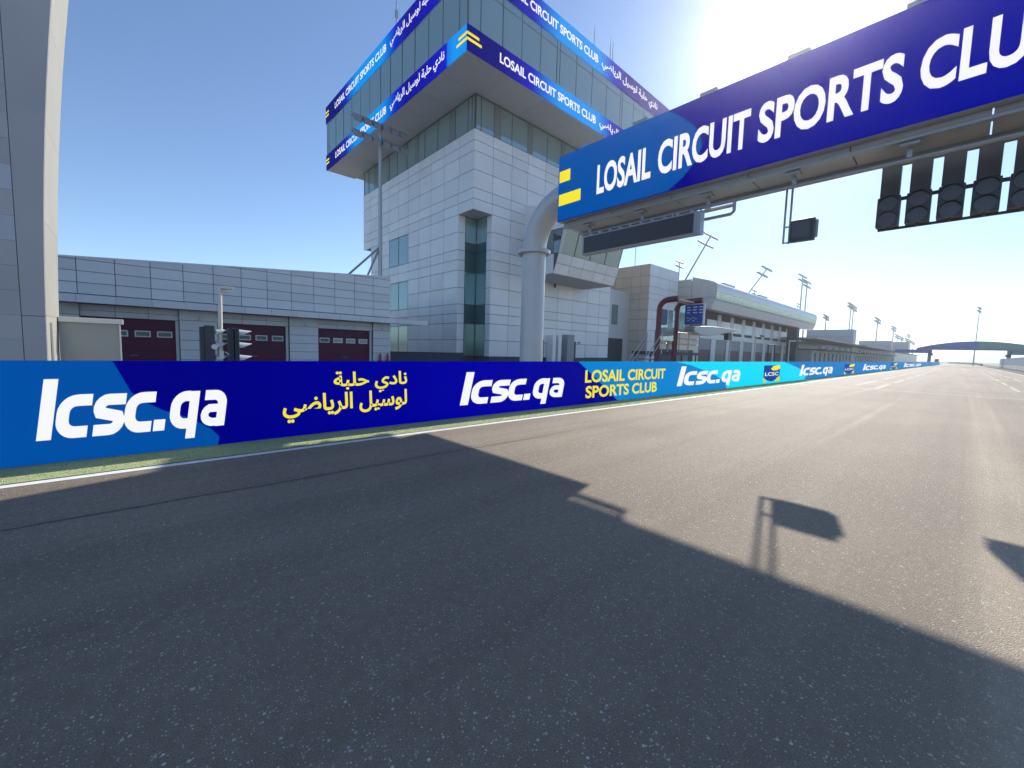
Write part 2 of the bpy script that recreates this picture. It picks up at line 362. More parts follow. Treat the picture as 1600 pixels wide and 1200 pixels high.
for p, u0, u1, v0, v1 in ((b1, -.92, 1.06, .16, 1.08), (b1, 5.48, 9.13, .15, 1.06), (b2, 16.1, 23.1, .16, 1.12), (b3, 34.6, 45.6, .16, 1.10), (b3, 62.0, 83.0, .17, 1.06), (b3, 111, 161, .12, 1.12)):
    on_barrier(p, WEB, (u0, u1, v0, v1), M_wprint, .003)
on_barrier(b1, T_AR1, (2.68, 4.15, .70, 1.12), M_yellow, .003); on_barrier(b1, T_AR2, (1.84, 4.15, .25, .74), M_yellow, .003)
on_barrier(b2, T_LC, (10.1, 15.1, .66, 1.05), M_yellow, .004); on_barrier(b2, T_SC, (10.15, 14.5, .18, .56), M_yellow, .004)
def badge(p, x0, x1):
    w_ = x1-x0
    X = lambda t: x0+t*w_
    a, c = .12, 1.10; Z = lambda t: a+t*(c-a)
    on_barrier(p, poly([(X(0), Z(1)), (X(0), Z(.28)), (X(.22), Z(.1)), (X(.5), Z(0)), (X(.78), Z(.12)), (X(1), Z(.3)), (X(1), Z(1))]), None, glow_print('badge_blue', (0, 62, 150)), .003, 'emblem')
    on_barrier(p, poly([(X(.42), Z(.78)), (X(.55), Z(.95)), (X(.8), Z(1.0)), (X(1), Z(1)), (X(1), Z(.78)), (X(.8), Z(.68)), (X(.55), Z(.68))]), None, M_yellow, .004, 'emblem')
    on_barrier(p, poly([(X(0), Z(0)), (X(.22), Z(0)), (X(0), Z(.3))]), None, glow_print('badge_gold', (232, 214, 30)), .004, 'emblem')
    on_barrier(p, poly([(X(.72), Z(0)), (X(1), Z(0)), (X(1), Z(.34)), (X(.8), Z(.2))]), None, MATS['badge_gold'], .004, 'emblem')
    on_barrier(p, T_LOGO, (X(.08), X(.92), Z(.36), Z(.58)), M_wprint, .005)
badge(b2, 26.8, 29.9); badge(b3, 50.9, 56.4); badge(b3, 89.2, 99.2)

# ------------------------------------------------------------------ start gantry
GX = 10.5
gan = thing('start_gantry', 'overhead start gantry with a wide navy sign carried on a bent grey tube column', 'gantry', (11.0, 10.93, 0))
def column(yc, sgn):
    zb, rr, r = 5.17, 1.55, .43
    MB().tube([(11, yc, -.05), (11, yc, zb-.06)], r, 32).build('column', M_column, gan, smooth=True)
    el = MB().tube([(11, yc-sgn*(rr-rr*math.cos(R(a))), zb+.06+rr*math.sin(R(a))) for a in range(0, 91, 6)]+[(11, yc-sgn*(rr+.25), zb+.06+rr)], r, 32).build('elbow', M_column, gan, smooth=True)
    fl = MB().tube([(11, yc, zb-.06), (11, yc, zb)], .59, 32).tube([(11, yc, zb+.002), (11, yc, zb+.06)], .59, 32).build('flange', M_column, gan, smooth=True)
    for k in range(16):
        a = 2*math.pi*k/16; bx, by = 11+.515*math.cos(a), yc+.515*math.sin(a)
        MB().tube([(bx, by, zb-.10), (bx, by, zb+.10)], .022, 6).build('bolt', M_steel, fl)
    MB().tube([(11, yc, -.02), (11, yc, .05)], .7, 24).build('base_plate', M_steel, gan, smooth=True)
column(10.93, 1); column(-10.3, -1)
Y0, Y1 = 9.28, -8.65
# the closed box girder: sheets side by side, with a service ledge
ys = [Y0-.05-1.85*i for i in range(10)]
for a, c in zip(ys[:-1], ys[1:]):
    piece('beam_panel', 10.62, 11.72, c+.012, a-.012, 5.70, 7.80, M_beam, gan)
MB().box(11.55, 11.78, Y1, Y0, 5.62, 5.70).box(10.64, 10.78, Y1, Y0, 5.64, 5.70).box(10.64, 11.72, Y1+.05, Y0-.05, 7.80, 7.9).build('beam_flange', M_steel, gan)
for k in range(10):
    y = Y0-.9-1.85*k
    MB().box(10.52, 10.80, y-.2, y+.2, 7.90, 8.0).build('lifting_lug', M_steel, gan)
    MB().box(10.72, 10.98, y-.14, y+.14, 5.58, 5.63).box(10.9, 10.97, y-.04, y+.04, 5.36, 5.58).build('hanger', M_steel, gan)
MB().tube([(10.93, 8.65, 5.44), (10.93, 8.65, 5.38), (10.93, 4.05, 5.38)], .045, 10).tube([(10.93, 4.75, 5.06), (10.93, 4.12, 5.06), (10.93, 4.05, 5.12), (10.93, 4.05, 5.38)], .04, 8).build('cable_rail', M_steel, gan, smooth=True)
MB().tube([(10.93, 4.0, 5.38), (10.93, Y1+.3, 5.38)], .045, 10).build('cable_rail', M_steel, gan, smooth=True)
MB().tube([(11.72, 4.42, 5.9), (11.93, 4.42, 5.86), (11.93, 4.42, 5.60), (11.93, 5.3, 5.60), (11.93, 5.3, 5.86), (11.72, 5.3, 5.9)], .05, 8).build('shadow_bracket', M_steel, gan, smooth=True)  # extra bar added behind the beam for the shadow it casts
for k in range(11):
    y = 8.3-.36*k+random.uniform(-.05, .05)
    MB().box(10.86, 11.0, y-.05, y+.05, 5.29, 5.345).build('clamp', M_steel, gan)
MB().box(10.40, 10.615, Y1-.02, Y0+.02, 5.79, 7.83).build('sign_frame', M_steel, gan)
sg = MB().box(10.36, 10.398, Y1, Y0, 5.80, 7.82).build('sign_panel', glow_gradient('gantry_navy', 1, [(0, (0, 0, 150)), (.5, (0, 8, 152)), (.75, (0, 0, 132)), (1, (0, 0, 140))]), gan)
OG = (10.36, 0, 0); UG = (0, -1, 0); NG = (-1, 0, 0)
def on_gantry(shape, box, material, lift, name='lettering'): return flat(name, shape, OG, UG, ZV, NG, box, material, sg, lift, .001)
on_gantry(poly([(-Y0, 5.805), (-5.5, 5.805), (-5.1, 6.05), (-4.8, 6.35), (-4.68, 6.62), (-4.72, 6.9), (-4.9, 7.2), (-5.2, 7.5), (-5.6, 7.815), (-Y0, 7.815)]), None, M_blue, .001, 'colour_field')
for (u0, u1, v0, v1) in ((-9.24, -8.8, 6.99, 7.34), (-9.24, -8.36, 6.27, 6.62)):
    on_gantry(poly([(u0, v0), (u1, v0), (u1, v1), (u0, v1)]), None, M_yellow, .003, 'stripe')
for t, (a, c) in zip(T_W, ((7.76, 6.02), (5.82, 3.62), (3.45, 1.11), (.9, -.72))):
    on_gantry(t, (-a, -c, 6.27, 7.12), M_wprint, .003)
on_gantry(T_ARALL, (1.6, 6.6, 6.15, 7.2), M_wprint, .003)

# things hung from the gantry
t = thing('display_board', 'dark wide LED display board hanging below the gantry next to the tube column', 'display', (10.9, 6.7, 4.69))
MB().box(10.80, 11.02, 4.90, 8.56, 4.70, 5.29).build('housing', M_beam, t, bevel=.012)
MB().box(10.785, 10.798, 4.98, 8.5, 4.75, 5.24).build('screen', mat('dark_screen', (.035, .04, .055), .35), t)
MB().box(10.80, 11.02, 4.80, 4.895, 4.70, 5.27).build('end_cap', M_steel, t)
for y in (8.0, 6.9, 5.6): MB().box(10.88, 10.96, y-.03, y+.03, 5.27, 5.40).build('bracket', M_steel, t)
t = thing('hanging_sign', 'small dark box sign hanging on two thin posts below the gantry sign', 'sign', (11.7, 2.8, 4.31))
MB().box(11.64, 11.78, 2.54, 3.02, 4.33, 4.83).build('box', M_black, t, bevel=.012)
MB().box(11.785, 11.81, 2.50, 2.98, 4.40, 4.80).build('back_plate', mat('pale_plate', (.45, .52, .5), .5), t)
MB().box(11.62, 11.637, 2.62, 2.98, 4.4, 4.76).build('face', M_lens, t)
for y in (3.16, 3.045): MB().tube([(11.7, y, 4.33 if y > 3.1 else 4.31), (11.7, y, 5.64)], .024, 8).build('post', M_steel, t, smooth=True)
MB().box(11.68, 11.72, 3.03, 3.17, 4.70, 4.73).box(11.68, 11.72, 3.03, 3.17, 4.33, 4.36).build('brace', M_steel, t)
t = thing('start_lights', 'row of five black start light columns with round dark lenses under the gantry', 'signal', (12.1, .4, 4.44))
for k in range(5):
    yc = 1.335-.463*k; zt = 5.70-.012*k
    MB().box(12.04, 12.22, yc-.155, yc+.155, 5.09, 5.70).build('upper_housing', M_black, t, bevel=.01)
    hs = MB().box(12.02, 12.24, yc-.185, yc+.185, 4.46, 5.08).build('light_housing', M_black, t, bevel=.015)
    for zc in (4.92, 4.60):
        MB().tube([(12.035, yc, zc), (12.0, yc, zc)], [.15, .145], 24).build('lens', M_lens, hs, smooth=True)
        vs = MB(); n_ = 14
        for i in range(n_):
            a0, a1 = R(20+140*i/n_), R(20+140*(i+1)/n_); r_ = .158
            p = lambda a, x, rr: (x, yc+rr*math.cos(a), zc+rr*math.sin(a))
            vs.add([p(a0, 12.02, r_), p(a1, 12.02, r_), p(a1, 11.93, r_), p(a0, 11.93, r_), p(a0, 12.02, r_+.006), p(a1, 12.02, r_+.006), p(a1, 11.93, r_+.006), p(a0, 11.93, r_+.006)], [(0, 1, 2, 3), (7, 6, 5, 4), (3, 2, 6, 7)])
        vs.build('visor', M_black, hs)
    MB().tube([(12.12, yc, 4.46), (12.12, yc, 4.40)], [.03, .02], 8).build('knob', M_black, t, smooth=True)
    MB().tube([(12.13, yc, 5.70), (11.75, yc, 5.78)], .012, 6).build('tie_rod', M_steel, t)
MB().box(12.09, 12.17, -.75, 1.5, 5.705, 5.745).build('cross_bar', M_black, t)
MB().box(12.245, 12.29, -.75, 1.5, 5.02, 5.09).build('cross_bar', M_black, t)
MB().box(12.245, 12.29, -.75, 1.5, 4.42, 4.47).build('cross_bar', M_black, t)

# ------------------------------------------------------------------ control tower
TX, TY = 22.47, 30.0
tow = thing('control_tower', 'tall pale panelled race control tower with an overhanging glazed top and blue name bands', 'tower', (TX, TY, 0))
core = MB().box(24.68, 43.62, 30.08, 53.2, 0, 20.55).box(22.55, 24.679, 32.33, 51.1, 0, 20.55).box(22.55, 24.679, 51.101, 53.2, 13.9, 20.55).box(22.55, 24.679, 30.08, 32.329, 13.84, 20.55)
core.build('wall_core', M_core, tow)
ZR = [.92, 2.42, 3.98, 4.87, 5.75, 7.28, 8.85, 9.8, 10.7, 12.28, 13.82, 14.75, 15.66, 17.2, 18.78, 19.67, 20.6]
FX = [22.47, 24.6, 26.9, 29.0, 31.5, 34.0, 36.5, 39.15, 41.5, 43.7]
LY = [30.0, 32.25, 34.65, 37.0, 39.3, 41.6, 43.85, 46.1, 48.6, 51.1, 53.3]
g = .022
for i, (z0, z1) in enumerate(zip(ZR[:-1], ZR[1:])):
    for j, (x0, x1) in enumerate(zip(FX[:-1], FX[1:])):
        if j == 0 and z1 < 13.9: continue
        if z0 < 2 and j in (4, 5, 6): continue
        if 8.9 < z0 < 15 and 3 <= j <= 6 and (z0 > 8.84 and z1 < 14.8): continue
        piece('facade_panel', x0+g, x1-g, TY, TY+.078, z0+g, z1-g, M_clad, tow)
    for j, (y0, y1) in enumerate(zip(LY[:-1], LY[1:])):
        if j == 0 and z1 < 13.9: continue
        if j == 9 and z1 < 14: continue
        win = j in (5, 6) and (10.6 < z0 < 13 or 5.7 < z0 < 8 or z0 < 3.5)
        if win: continue
        piece('facade_panel', TX, TX+.078, y0+g, y1-g, z0+g, z1-g, M_clad, tow)
# the outer back strip of the left face stops short of the ground
MB().box(24.7, 24.78, 51.12, 53.2, .92, 13.8).build('side_panel', M_clad, tow)
# side windows of the left face
for z0, z1 in ((10.7, 13.82), (5.75, 8.85), (.92, 3.98)):
    fr = MB().box(TX+.01, TX+.029, 41.62, 46.08, z0+.001, z0+.06).box(TX+.01, TX+.029, 41.62, 46.08, z1-.06, z1-.001).box(TX+.01, TX+.029, 43.81, 43.89, z0+.03, z1-.03).build('window_frame', M_frame, tow)
    for y0, y1 in ((41.69, 43.80), (43.90, 46.01)):
        piece('pane', TX+.03, TX+.045, y0, y1, z0+.03, z1-.03, M_glass, fr)
        piece('blind', TX+.062, TX+.07, y0, y1, z0+.03, z1-.03, mat('teal_blind', (.22, .36, .36), .7, rnd=.12), fr)
# plinth
MB().box(24.6, 43.7, TY-.02, TY+.06, 0, .90).box(TX-.02, TX+.06, 32.25, 51.1, 0, .90).build('plinth', M_plinth, tow)
# corner notch: cladding strips, glass and spandrels on its two inner walls
for z0, z1 in zip(ZR[:10], ZR[1:11]):
    piece('facade_panel', TX+.02, 23.28-g, 32.25, 32.32, z0+g, z1-g, M_clad, tow)
    piece('facade_panel', 24.6, 24.67, 30.02, 30.74-g, z0+g, z1-g, M_clad, tow)
MB().box(TX, 24.6, 30.0, 32.25, 13.822, 13.838).build('soffit', M_soff, tow)
NZ = [(.92, 4.0, 'g'), (4.04, 5.77, 's'), (5.81, 8.83, 'g'), (8.87, 10.66, 's'), (10.70, 11.5, 's'), (11.54, 13.80, 'b')]
for z0, z1, k in NZ:
    mm_ = {'g': M_glassd, 's': M_spand, 'b': M_glass}[k]
    for q in (0, 1):
        if q == 0:
            pn = piece('stair_pane', 23.31, 24.52, 32.235, 32.25, z0, z1, mm_, tow)
            if k != 's': piece('blind', 23.31, 24.52, 32.28, 32.29, z0+(1.0 if k == 'g' and z0 > 5 else 0), z1, M_blind if k == 'b' else mat('green_blind', (.17, .29, .27), .7, rnd=.2), pn)
        else:
            pn = piece('stair_pane', 24.585, 24.6, 30.77, 32.16, z0, z1, mm_, tow)
            if k != 's': piece('blind', 24.63, 24.64, 30.77, 32.16, z0, z1, M_blind if k == 'b' else MATS['green_blind'], pn)
MB().box(24.53, 24.60, 32.17, 32.24, .92, 13.8).build('mullion', M_frame, tow)
# clerestory strip under the overhang
MB().box(22.75, 43.4, 30.35, 53, 20.6, 23.44).build('strip_core', M_dark, tow)
def strip(cols, horizontal):
    for k, (a, c, kind) in enumerate(cols):
        if kind == 'p':
            if horizontal: piece('pier', a, c, TY+.05, TY+.25, 20.62, 23.43, mat('glazed_pier', (.20, .235, .235), .25, 0, rnd=.06), tow)
            else: piece('pier', TX+.05, TX+.25, a, c, 20.62, 23.43, MATS['glazed_pier'], tow)
        else:
            if horizontal:
                pn = piece('strip_pane', a+.04, c-.04, TY+.06, TY+.075, 20.66, 23.40, M_glass, tow); piece('blind', a+.04, c-.04, TY+.2, TY+.21, 21.3, 23.40, M_blind, pn)
                piece('mullion', c-.035, c+.035, TY+.03, TY+.14, 20.62, 23.43, M_frame, tow)
            else:
                pn = piece('strip_pane', TX+.06, TX+.075, a+.04, c-.04, 20.66, 23.40, M_glass, tow); piece('blind', TX+.2, TX+.21, a+.04, c-.04, 21.1, 23.40, M_blind, pn)
                piece('mullion', TX+.03, TX+.14, c-.035, c+.035, 20.62, 23.43, M_frame, tow)
strip([(22.6, 23.2, 'w'), (23.2, 24.67, 'w'), (24.72, 25.4, 'p'), (25.42, 26.84, 'w'), (26.84, 28.9, 'w'), (28.95, 29.55, 'p'), (29.55, 31.67, 'w'), (31.67, 33.75, 'w'), (33.8, 34.4, 'p'), (34.4, 36.4, 'w'), (36.4, 38.5, 'w'), (38.6, 39.2, 'p'), (39.2, 41.3, 'w'), (41.3, 43.5, 'w')], True)
strip([(30.1, 30.5, 'w'), (30.5, 31.1, 'w'), (31.1, 33.04, 'w'), (33.1, 34.0, 'p'), (34.0, 36.0, 'w'), (36.0, 38.4, 'w'), (38.4, 39.7, 'w'), (39.75, 40.3, 'p'), (40.3, 42.0, 'w'), (42.05, 42.5, 'p'), (42.5, 44.3, 'w'), (44.3, 46.2, 'w'), (46.25, 46.8, 'p'), (46.8, 48.7, 'w'), (48.75, 50.2, 'p'), (50.2, 51.8, 'w'), (51.8, 53.2, 'w')], False)
MB().box(22.47, 22.62, 30.0, 30.1, 20.62, 23.44).build('corner_post', mat('corner_post', (.07, .08, .10), .4), tow)
# overhanging top storey
OX0, OX1, OY0, OY1 = 18.95, 52.6, 26.4, 55.95
MB().box(OX0+.25, OX1-.25, OY0+.25, OY1-.25, 23.52, 31.0).build('top_core', mat('pale_interior', (.34, .44, .46), .7), tow)
n_ = 8
for k in range(n_):
    y0 = 29.95+(OY1-29.95)*k/n_; y1 = 29.95+(OY1-29.95)*(k+1)/n_
    piece('soffit_panel', OX0+.02, TX-.02, y0+.012, y1-.012, 23.45, 23.5, M_soff, tow)
    x0 = OX0+(OX1-OX0)*k/n_; x1 = OX0+(OX1-OX0)*(k+1)/n_
    piece('soffit_panel', x0+.008, x1-.008, OY0+.02, 29.94, 23.45, 23.5, M_soff, tow)
GXC = [19.0, 20.15, 22.35, 24.4, 26.6, 28.7, 29.1, 31.4, 33.8, 36.2, 38.7, 39.06, 41.2, 43.3, 45.4, 47.4, 49.7, 52.55]
for a, c in zip(GXC[:-1], GXC[1:]):
    piece('top_pane', a+.03, c-.03, OY0, OY0+.02, 25.25, 28.30, M_glass, tow)
    piece('top_pane', a+.03, c-.03, OY0, OY0+.02, 28.36, 29.0, M_glass, tow)
    piece('mullion', c-.028, c+.028, OY0-.03, OY0+.1, 25.25, 29.0, M_frame, tow)
MB().box(OX0+.05, OX1-.05, OY0-.012, OY0+.06, 28.302, 28.358).build('transom', M_frame, tow)
GYC = [26.45, 27.45, 29.7, 31.85, 34.1, 36.4, 38.75, 40.8, 43.3, 45.6, 48.0, 50.5, 52.9, 55.3, 55.9]
for a, c in zip(GYC[:-1], GYC[1:]):
    piece('top_pane', OX0, OX0+.02, a+.03, c-.03, 25.25, 29.0, M_glass, tow)
    piece('mullion', OX0-.03, OX0+.1, c-.028, c+.028, 25.25, 29.0, M_frame, tow)
MB().box(OX0-.02, OX0+.08, OY0-.02, OY0+.08, 25.25, 29.0).build('corner_post', M_frame, tow)
MB().box(OX0+.05, OX1-.05, OY0+.05, OY1-.05, 31.0, 31.12).build('roof', M_clad, tow)
GF = [(0, (0, 0, 120)), (.09, (0, 0, 120)), (.20, (0, 20, 190)), (.30, SKYB), (.47, SKYB), (.54, (0, 30, 190)), (.61, NAVY), (.88, NAVY), (.95, SKYB), (1, SKYB)]
GL = [(0, SKYB), (.06, SKYB), (.085, (0, 120, 230)), (.09, (0, 20, 200)), (.16, (0, 0, 180)), (.30, (0, 0, 150)), (.38, (0, 40, 200)), (.47, SKYB), (.68, SKYB), (.78, (0, 40, 180)), (.86, (0, 0, 120)), (1, (0, 0, 110))]
for z0, z1, kk in ((23.44, 25.25, 0), (29.0, 31.0, 1)):
    bf = MB().box(OX0-.10, OX1+.1, OY0-.10, OY0-.035, z0, z1).build('name_band', glow_gradient('front_band', 0, GF), tow)
    bl = MB().box(OX0-.10, OX0-.035, OY0-.034, OY1+.1, z0, z1).build('name_band', glow_gradient('side_band', 1, GL), tow)
    zc = (z0+z1)/2; hh = (z1-z0)
    fx = lambda shape, box, mm_, nm='lettering': flat(nm, shape, (0, OY0-.10, 0), (1, 0, 0), ZV, (0, -1, 0), box, mm_, bf, .004, .002)
    lx = lambda shape, box, mm_, nm='lettering': flat(nm, shape, (OX0-.10, 0, 0), (0, -1, 0), ZV, (-1, 0, 0), box, mm_, bl, .004, .002)
    fx(T_LCSC, (22.0, 34.5, zc-.36, zc+.38), M_wprint); fx(T_ARALL, (35.1, 46.0, zc-.55, zc+.55), M_wprint)
    lx(T_LCSC, (-52.9, -39.4, zc-.36, zc+.38), M_wprint); lx(T_ARALL, (-38.6, -29.3, zc-.55, zc+.55), M_wprint)
    for dz, ln in ((.28, 1.0), (-.12, 1.25)):
        zz = zc+dz
        fx(poly([(OX0-.1, zz-.1), (OX0+ln, zz-.1), (OX0+ln, zz+.1), (OX0-.1, zz+.1)]), None, M_yellow, 'stripe')
        lx(poly([(-(OY0+ln), zz-.1), (-(OY0-.1), zz-.1), (-(OY0-.1), zz+.1), (-(OY0+ln), zz+.1)]), None, M_yellow, 'stripe')
        lx(poly([(-56.04, zz-.1), (-55.0, zz-.1), (-55.0, zz+.1), (-56.04, zz+.1)]), None, M_yellow, 'stripe')
# roof aerials
for x, y, zt in ((20.2, 40, 36.5), (37.2, 29, 35.9), (40.4, 29.2, 36.4), (40.9, 29.2, 36.2)):
    MB().tube([(x, y, 31.1), (x, y, zt-1.8), (x, y, zt)], [.07, .06, .02], 6).box(x-.13, x+.13, y-.1, y+.1, zt-3.0, zt-2.2).build('aerial', M_pole, tow)
MB().tube([(40.4, 29.2, 34.6), (40.9, 29.2, 34.6)], .04, 6).build('aerial_bracket', M_pole, tow)
# projecting control booth
bo = MB().prism([(30.0, 8.73), (26.1, 8.73), (25.52, 10.5), (30.0, 10.5)], 'x', 28.82, 38.38).build('booth_base', M_core, tow)
for j in range(5):
    x0, x1 = 28.8+9.6*j/5, 28.8+9.6*(j+1)/5
    for (ya, za, yb, zb) in ((26.07, 8.75, 25.79, 9.60), (25.775, 9.64, 25.49, 10.48)):
        MB().prism([(ya-.05, za), (ya+.03, za), (yb+.03, zb), (yb-.05, zb)], 'x', x0+.02, x1-.02).build('booth_panel', M_clad, bo)
MB().box(28.8, 38.4, 26.04, 29.98, 8.70, 8.728).build('booth_soffit', M_soff, tow)
for (ya, yb, za, zb) in ((26.05, 28.0, 8.75, 10.48), (28.03, 29.97, 8.75, 10.48)):
    MB().box(28.76, 28.815, ya+.02, yb, za, zb).build('booth_panel', M_clad, bo)
bg_ = MB().prism([(29.97, 10.52), (25.75, 10.52), (25.2, 12.62), (29.97, 12.62)], 'x', 29.05, 38.2).build('booth_interior', mat('booth_interior', (.06, .075, .085), .7), tow)
GB = [29.2, 31.0, 33.4, 35.8, 38.3]
for a, c in zip(GB[:-1], GB[1:]):
    MB().prism([(25.50, 10.53), (25.515, 10.53), (24.96, 12.6), (24.945, 12.6)], 'x', a+.05, c-.05).build('booth_pane', M_glass, tow)
    MB().prism([(25.46, 10.52), (25.56, 10.52), (25.0, 12.62), (24.9, 12.62)], 'x', c-.045, c+.045).build('mullion', M_frame, tow)
MB().prism([(25.46, 10.52), (25.60, 10.52), (25.04, 12.62), (24.9, 12.62)], 'x', 28.8, 29.2).build('corner_mullion', mat('pale_mullion', (.5, .56, .54), .4), tow)
MB().prism([(25.65, 10.53), (29.97, 10.53), (29.97, 12.6), (25.1, 12.6)], 'x', 28.80, 28.815).build('booth_pane', glass('booth_side_glass', (.05, .09, .12), .3), tow)
MB().prism([(24.85, 12.64), (30.0, 12.64), (30.0, 15.6), (28.7, 15.35), (27.4, 14.4), (26.0, 13.3), (24.85, 12.95)], 'x', 28.75, 38.45).build('booth_roof', M_clad, tow)
# doors and fins at the foot of the front face
MB().box(31.52, 39.12, TY+.03, TY+.078, .0, 2.40).build('lower_panel', M_clad, tow)
for a, c in ((31.55, 32.0), (36.1, 37.35)):
    d = MB().box(a, c, TY-.03, TY+.028, .02, 2.72).build('door', M_maroon, tow)
    MB().tube([(c-.12, TY-.07, 1.0), (c-.12, TY-.07, 1.25)], .02, 6).build('handle', M_steel, d)
for x in (32.5, 33.4): MB().box(x, x+.5, TY-.85, TY-.04, .0, 3.25).build('fin', M_clad, tow)
MB().box(34.9, 36.05, TY-.85, TY-.04, 0, 3.42).build('service_cabinet', mat('cabinet_grey', (.30, .33, .35), .5), tow)
MB().tube([(33.2, TY-.25, 8.30), (33.2, TY-.25, 8.68)], .11, 10).build('dome_camera', M_black, tow, smooth=True)
MB().box(37.7, 38.05, TY-.1, TY, 2.55, 2.68).build('wall_lamp', M_black, tow)

# ------------------------------------------------------------------ garages on the left
gar = thing('garage_block', 'low grey panelled garage block with maroon roll-up doors under a thin canopy', 'garage', (6, 30, 0))
PX = [-1.9+1.387*k for k in range(-6, 13)]; PX[-1] = 14.72
ztop = lambda x: 5.73+.0765*x
ROW = [3.82+.562*k for k in range(8)]
MB().prism([(PX[0], 3.5), (14.68, 3.5), (14.68, ztop(14.68)-.03), (PX[0], ztop(PX[0])-.03)], 'y', 30.07, 30.5).build('parapet_core', M_core, gar)
for x0, x1 in zip(PX[:-1], PX[1:]):
    for z0, z1 in zip(ROW[:-1], ROW[1:]):
        a, c = x0+.014, x1-.014; zb, zt = z0+.014, z1-.014
        ta, tc = ztop(a), ztop(c)
        if zt <= ta: piece('parapet_panel', a, c, 30.0, 30.065, zb, zt, M_cladB, gar)
        elif zb < tc-.02:
            pts = [(a, zb), (c, zb), (c, min(zt, tc))]
            if zt < tc:
                xs_ = a+(c-a)*(zt-ta)/(tc-ta); pts.append((xs_, zt)) if xs_ > a else None
            if ta > zb: pts.append((a, ta))
            else:
                xb = a+(c-a)*(zb-ta)/(tc-ta); pts[0] = (xb, zb)
            MB().prism(pts, 'y', 30.0, 30.065).build('parapet_panel', M_cladB, gar)
MB().prism([(PX[0], ztop(PX[0])), (14.74, ztop(14.74)), (14.74, ztop(14.74)+.07), (PX[0], ztop(PX[0])+.07)], 'y', 29.97, 30.6).build('coping', M_clad, gar)
MB().box(PX[0], 14.7, 30.5, 50, 0, 3.7).build('rear_wall', M_cladB, gar)
MB().box(14.70, 14.74, 30.02, 50, 0, 6.8).build('end_wall', M_cladB, gar)
MB().prism([(29.06, 3.36), (30.0, 3.36), (30.0, 3.8), (29.06, 3.66)], 'x', PX[0], 17.45).build('canopy', M_soff, gar)
x = PX[0]
while x < 17.4:
    x2 = min(x+1.387, 17.45); piece('fascia_panel', x+.008, x2-.008, 29.0, 29.055, 3.34, 3.70, M_cladB, gar); x = x2
DOORS = [(-7.55, -3.65), (-1.88, 2.02), (3.78, 7.66), (9.46, 13.35)]
edges = [PX[0]]+[e for d in DOORS for e in d]+[14.7]
for a, c in zip(edges[0::2], edges[1::2]):
    MB().box(a, c, 30.06, 30.49, 0, 3.36).build('pier_core', M_core, gar)
    for z0, z1 in zip((0, .55, 1.10, 1.65, 2.2, 2.78), (.55, 1.10, 1.65, 2.2, 2.78, 3.36)):
        piece('pier_panel', a+.01, c-.01, 30.0, 30.055, z0+.012, z1-.012, M_cladB, gar)
    xl = (a+c)/2+.1
    MB().tube([(xl, 29.995, 2.93), (xl, 29.9, 2.93)], [.12, .09], 14).build('wall_lamp', M_white, gar, smooth=True)
for n_d, (a, c) in enumerate(DOORS):
    wd = (c-a)/3
    MB().box(a, c, 30.2, 30.49, 2.72, 3.36).build('lintel_core', M_core, gar)
    for k in range(3):
        for z0, z1 in ((2.74, 3.02), (3.04, 3.34)):
            piece('lintel_panel', a+wd*k+.01, a+wd*(k+1)-.01, 30.15, 30.195, z0, z1, M_cladB, gar)
    MB().box(c-.16, c-.02, 30.2, 30.34, 0, 2.72).build('jamb', M_clad, gar)
    dr = MB()
    for k in range(5): dr.box(a+.02, c-.17, 30.35, 30.40, .02+.545*k, .02+.545*k+.515)
    dr.box(a+.02, c-.17, 30.385, 30.41, 0, 2.72)
    dr = dr.build('roll_door', M_maroon, gar)
    MB().tube([((a+c)/2-.15, 30.33, .75), ((a+c)/2+.15, 30.33, .75)], .018, 6).build('handle', M_steel, dr)
    for k in range(4):
        wx = a+.06+k*(c-a-.23)/4+.12; ww = .66
        MB().box(wx, wx+ww, 30.325, 30.349, 1.76, 2.10).build('window_frame', M_white if not (n_d == 3 and k) else M_clad, dr)
        MB().box(wx+.06, wx+ww-.06, 30.312, 30.324, 1.82, 2.04).build('pane', M_spand if not (n_d == 3 and k) else mat('whitened_pane', (.45, .47, .46), .5), dr)
for x, y in ((13.85, 29.85), (14.45, 29.85)):
    e_ = thing('fire_extinguisher', 'red fire extinguisher standing by the garage end pier, '+('the one nearer the last maroon door' if x < 14 else 'the one nearer the tower'), 'extinguisher', (x, y, .8), 'fire extinguishers at the garage end')
    MB().tube([(x, y, .55), (x, y, .95), (x, y, 1.02)], [.09, .09, .03], 12).build('cylinder', M_red, e_, smooth=True)
    MB().box(x-.03, x+.03, y-.03, y+.03, 1.02, 1.12).build('valve', M_black, e_)
    MB().box(x-.12, x+.12, y-.1, y+.1, 0, .55).build('stand', M_black, e_)
t = thing('yard_wall', 'low dark wall closing the gap between the garages and the tower', 'wall', (18.5, 31, 0))
MB().box(14.76, 22.4, 31.0, 31.2, 0, 1.17).build('body', M_plinth, t); MB().box(14.76, 22.4, 30.97, 31.23, 1.172, 1.22).build('coping', M_plinth, t)

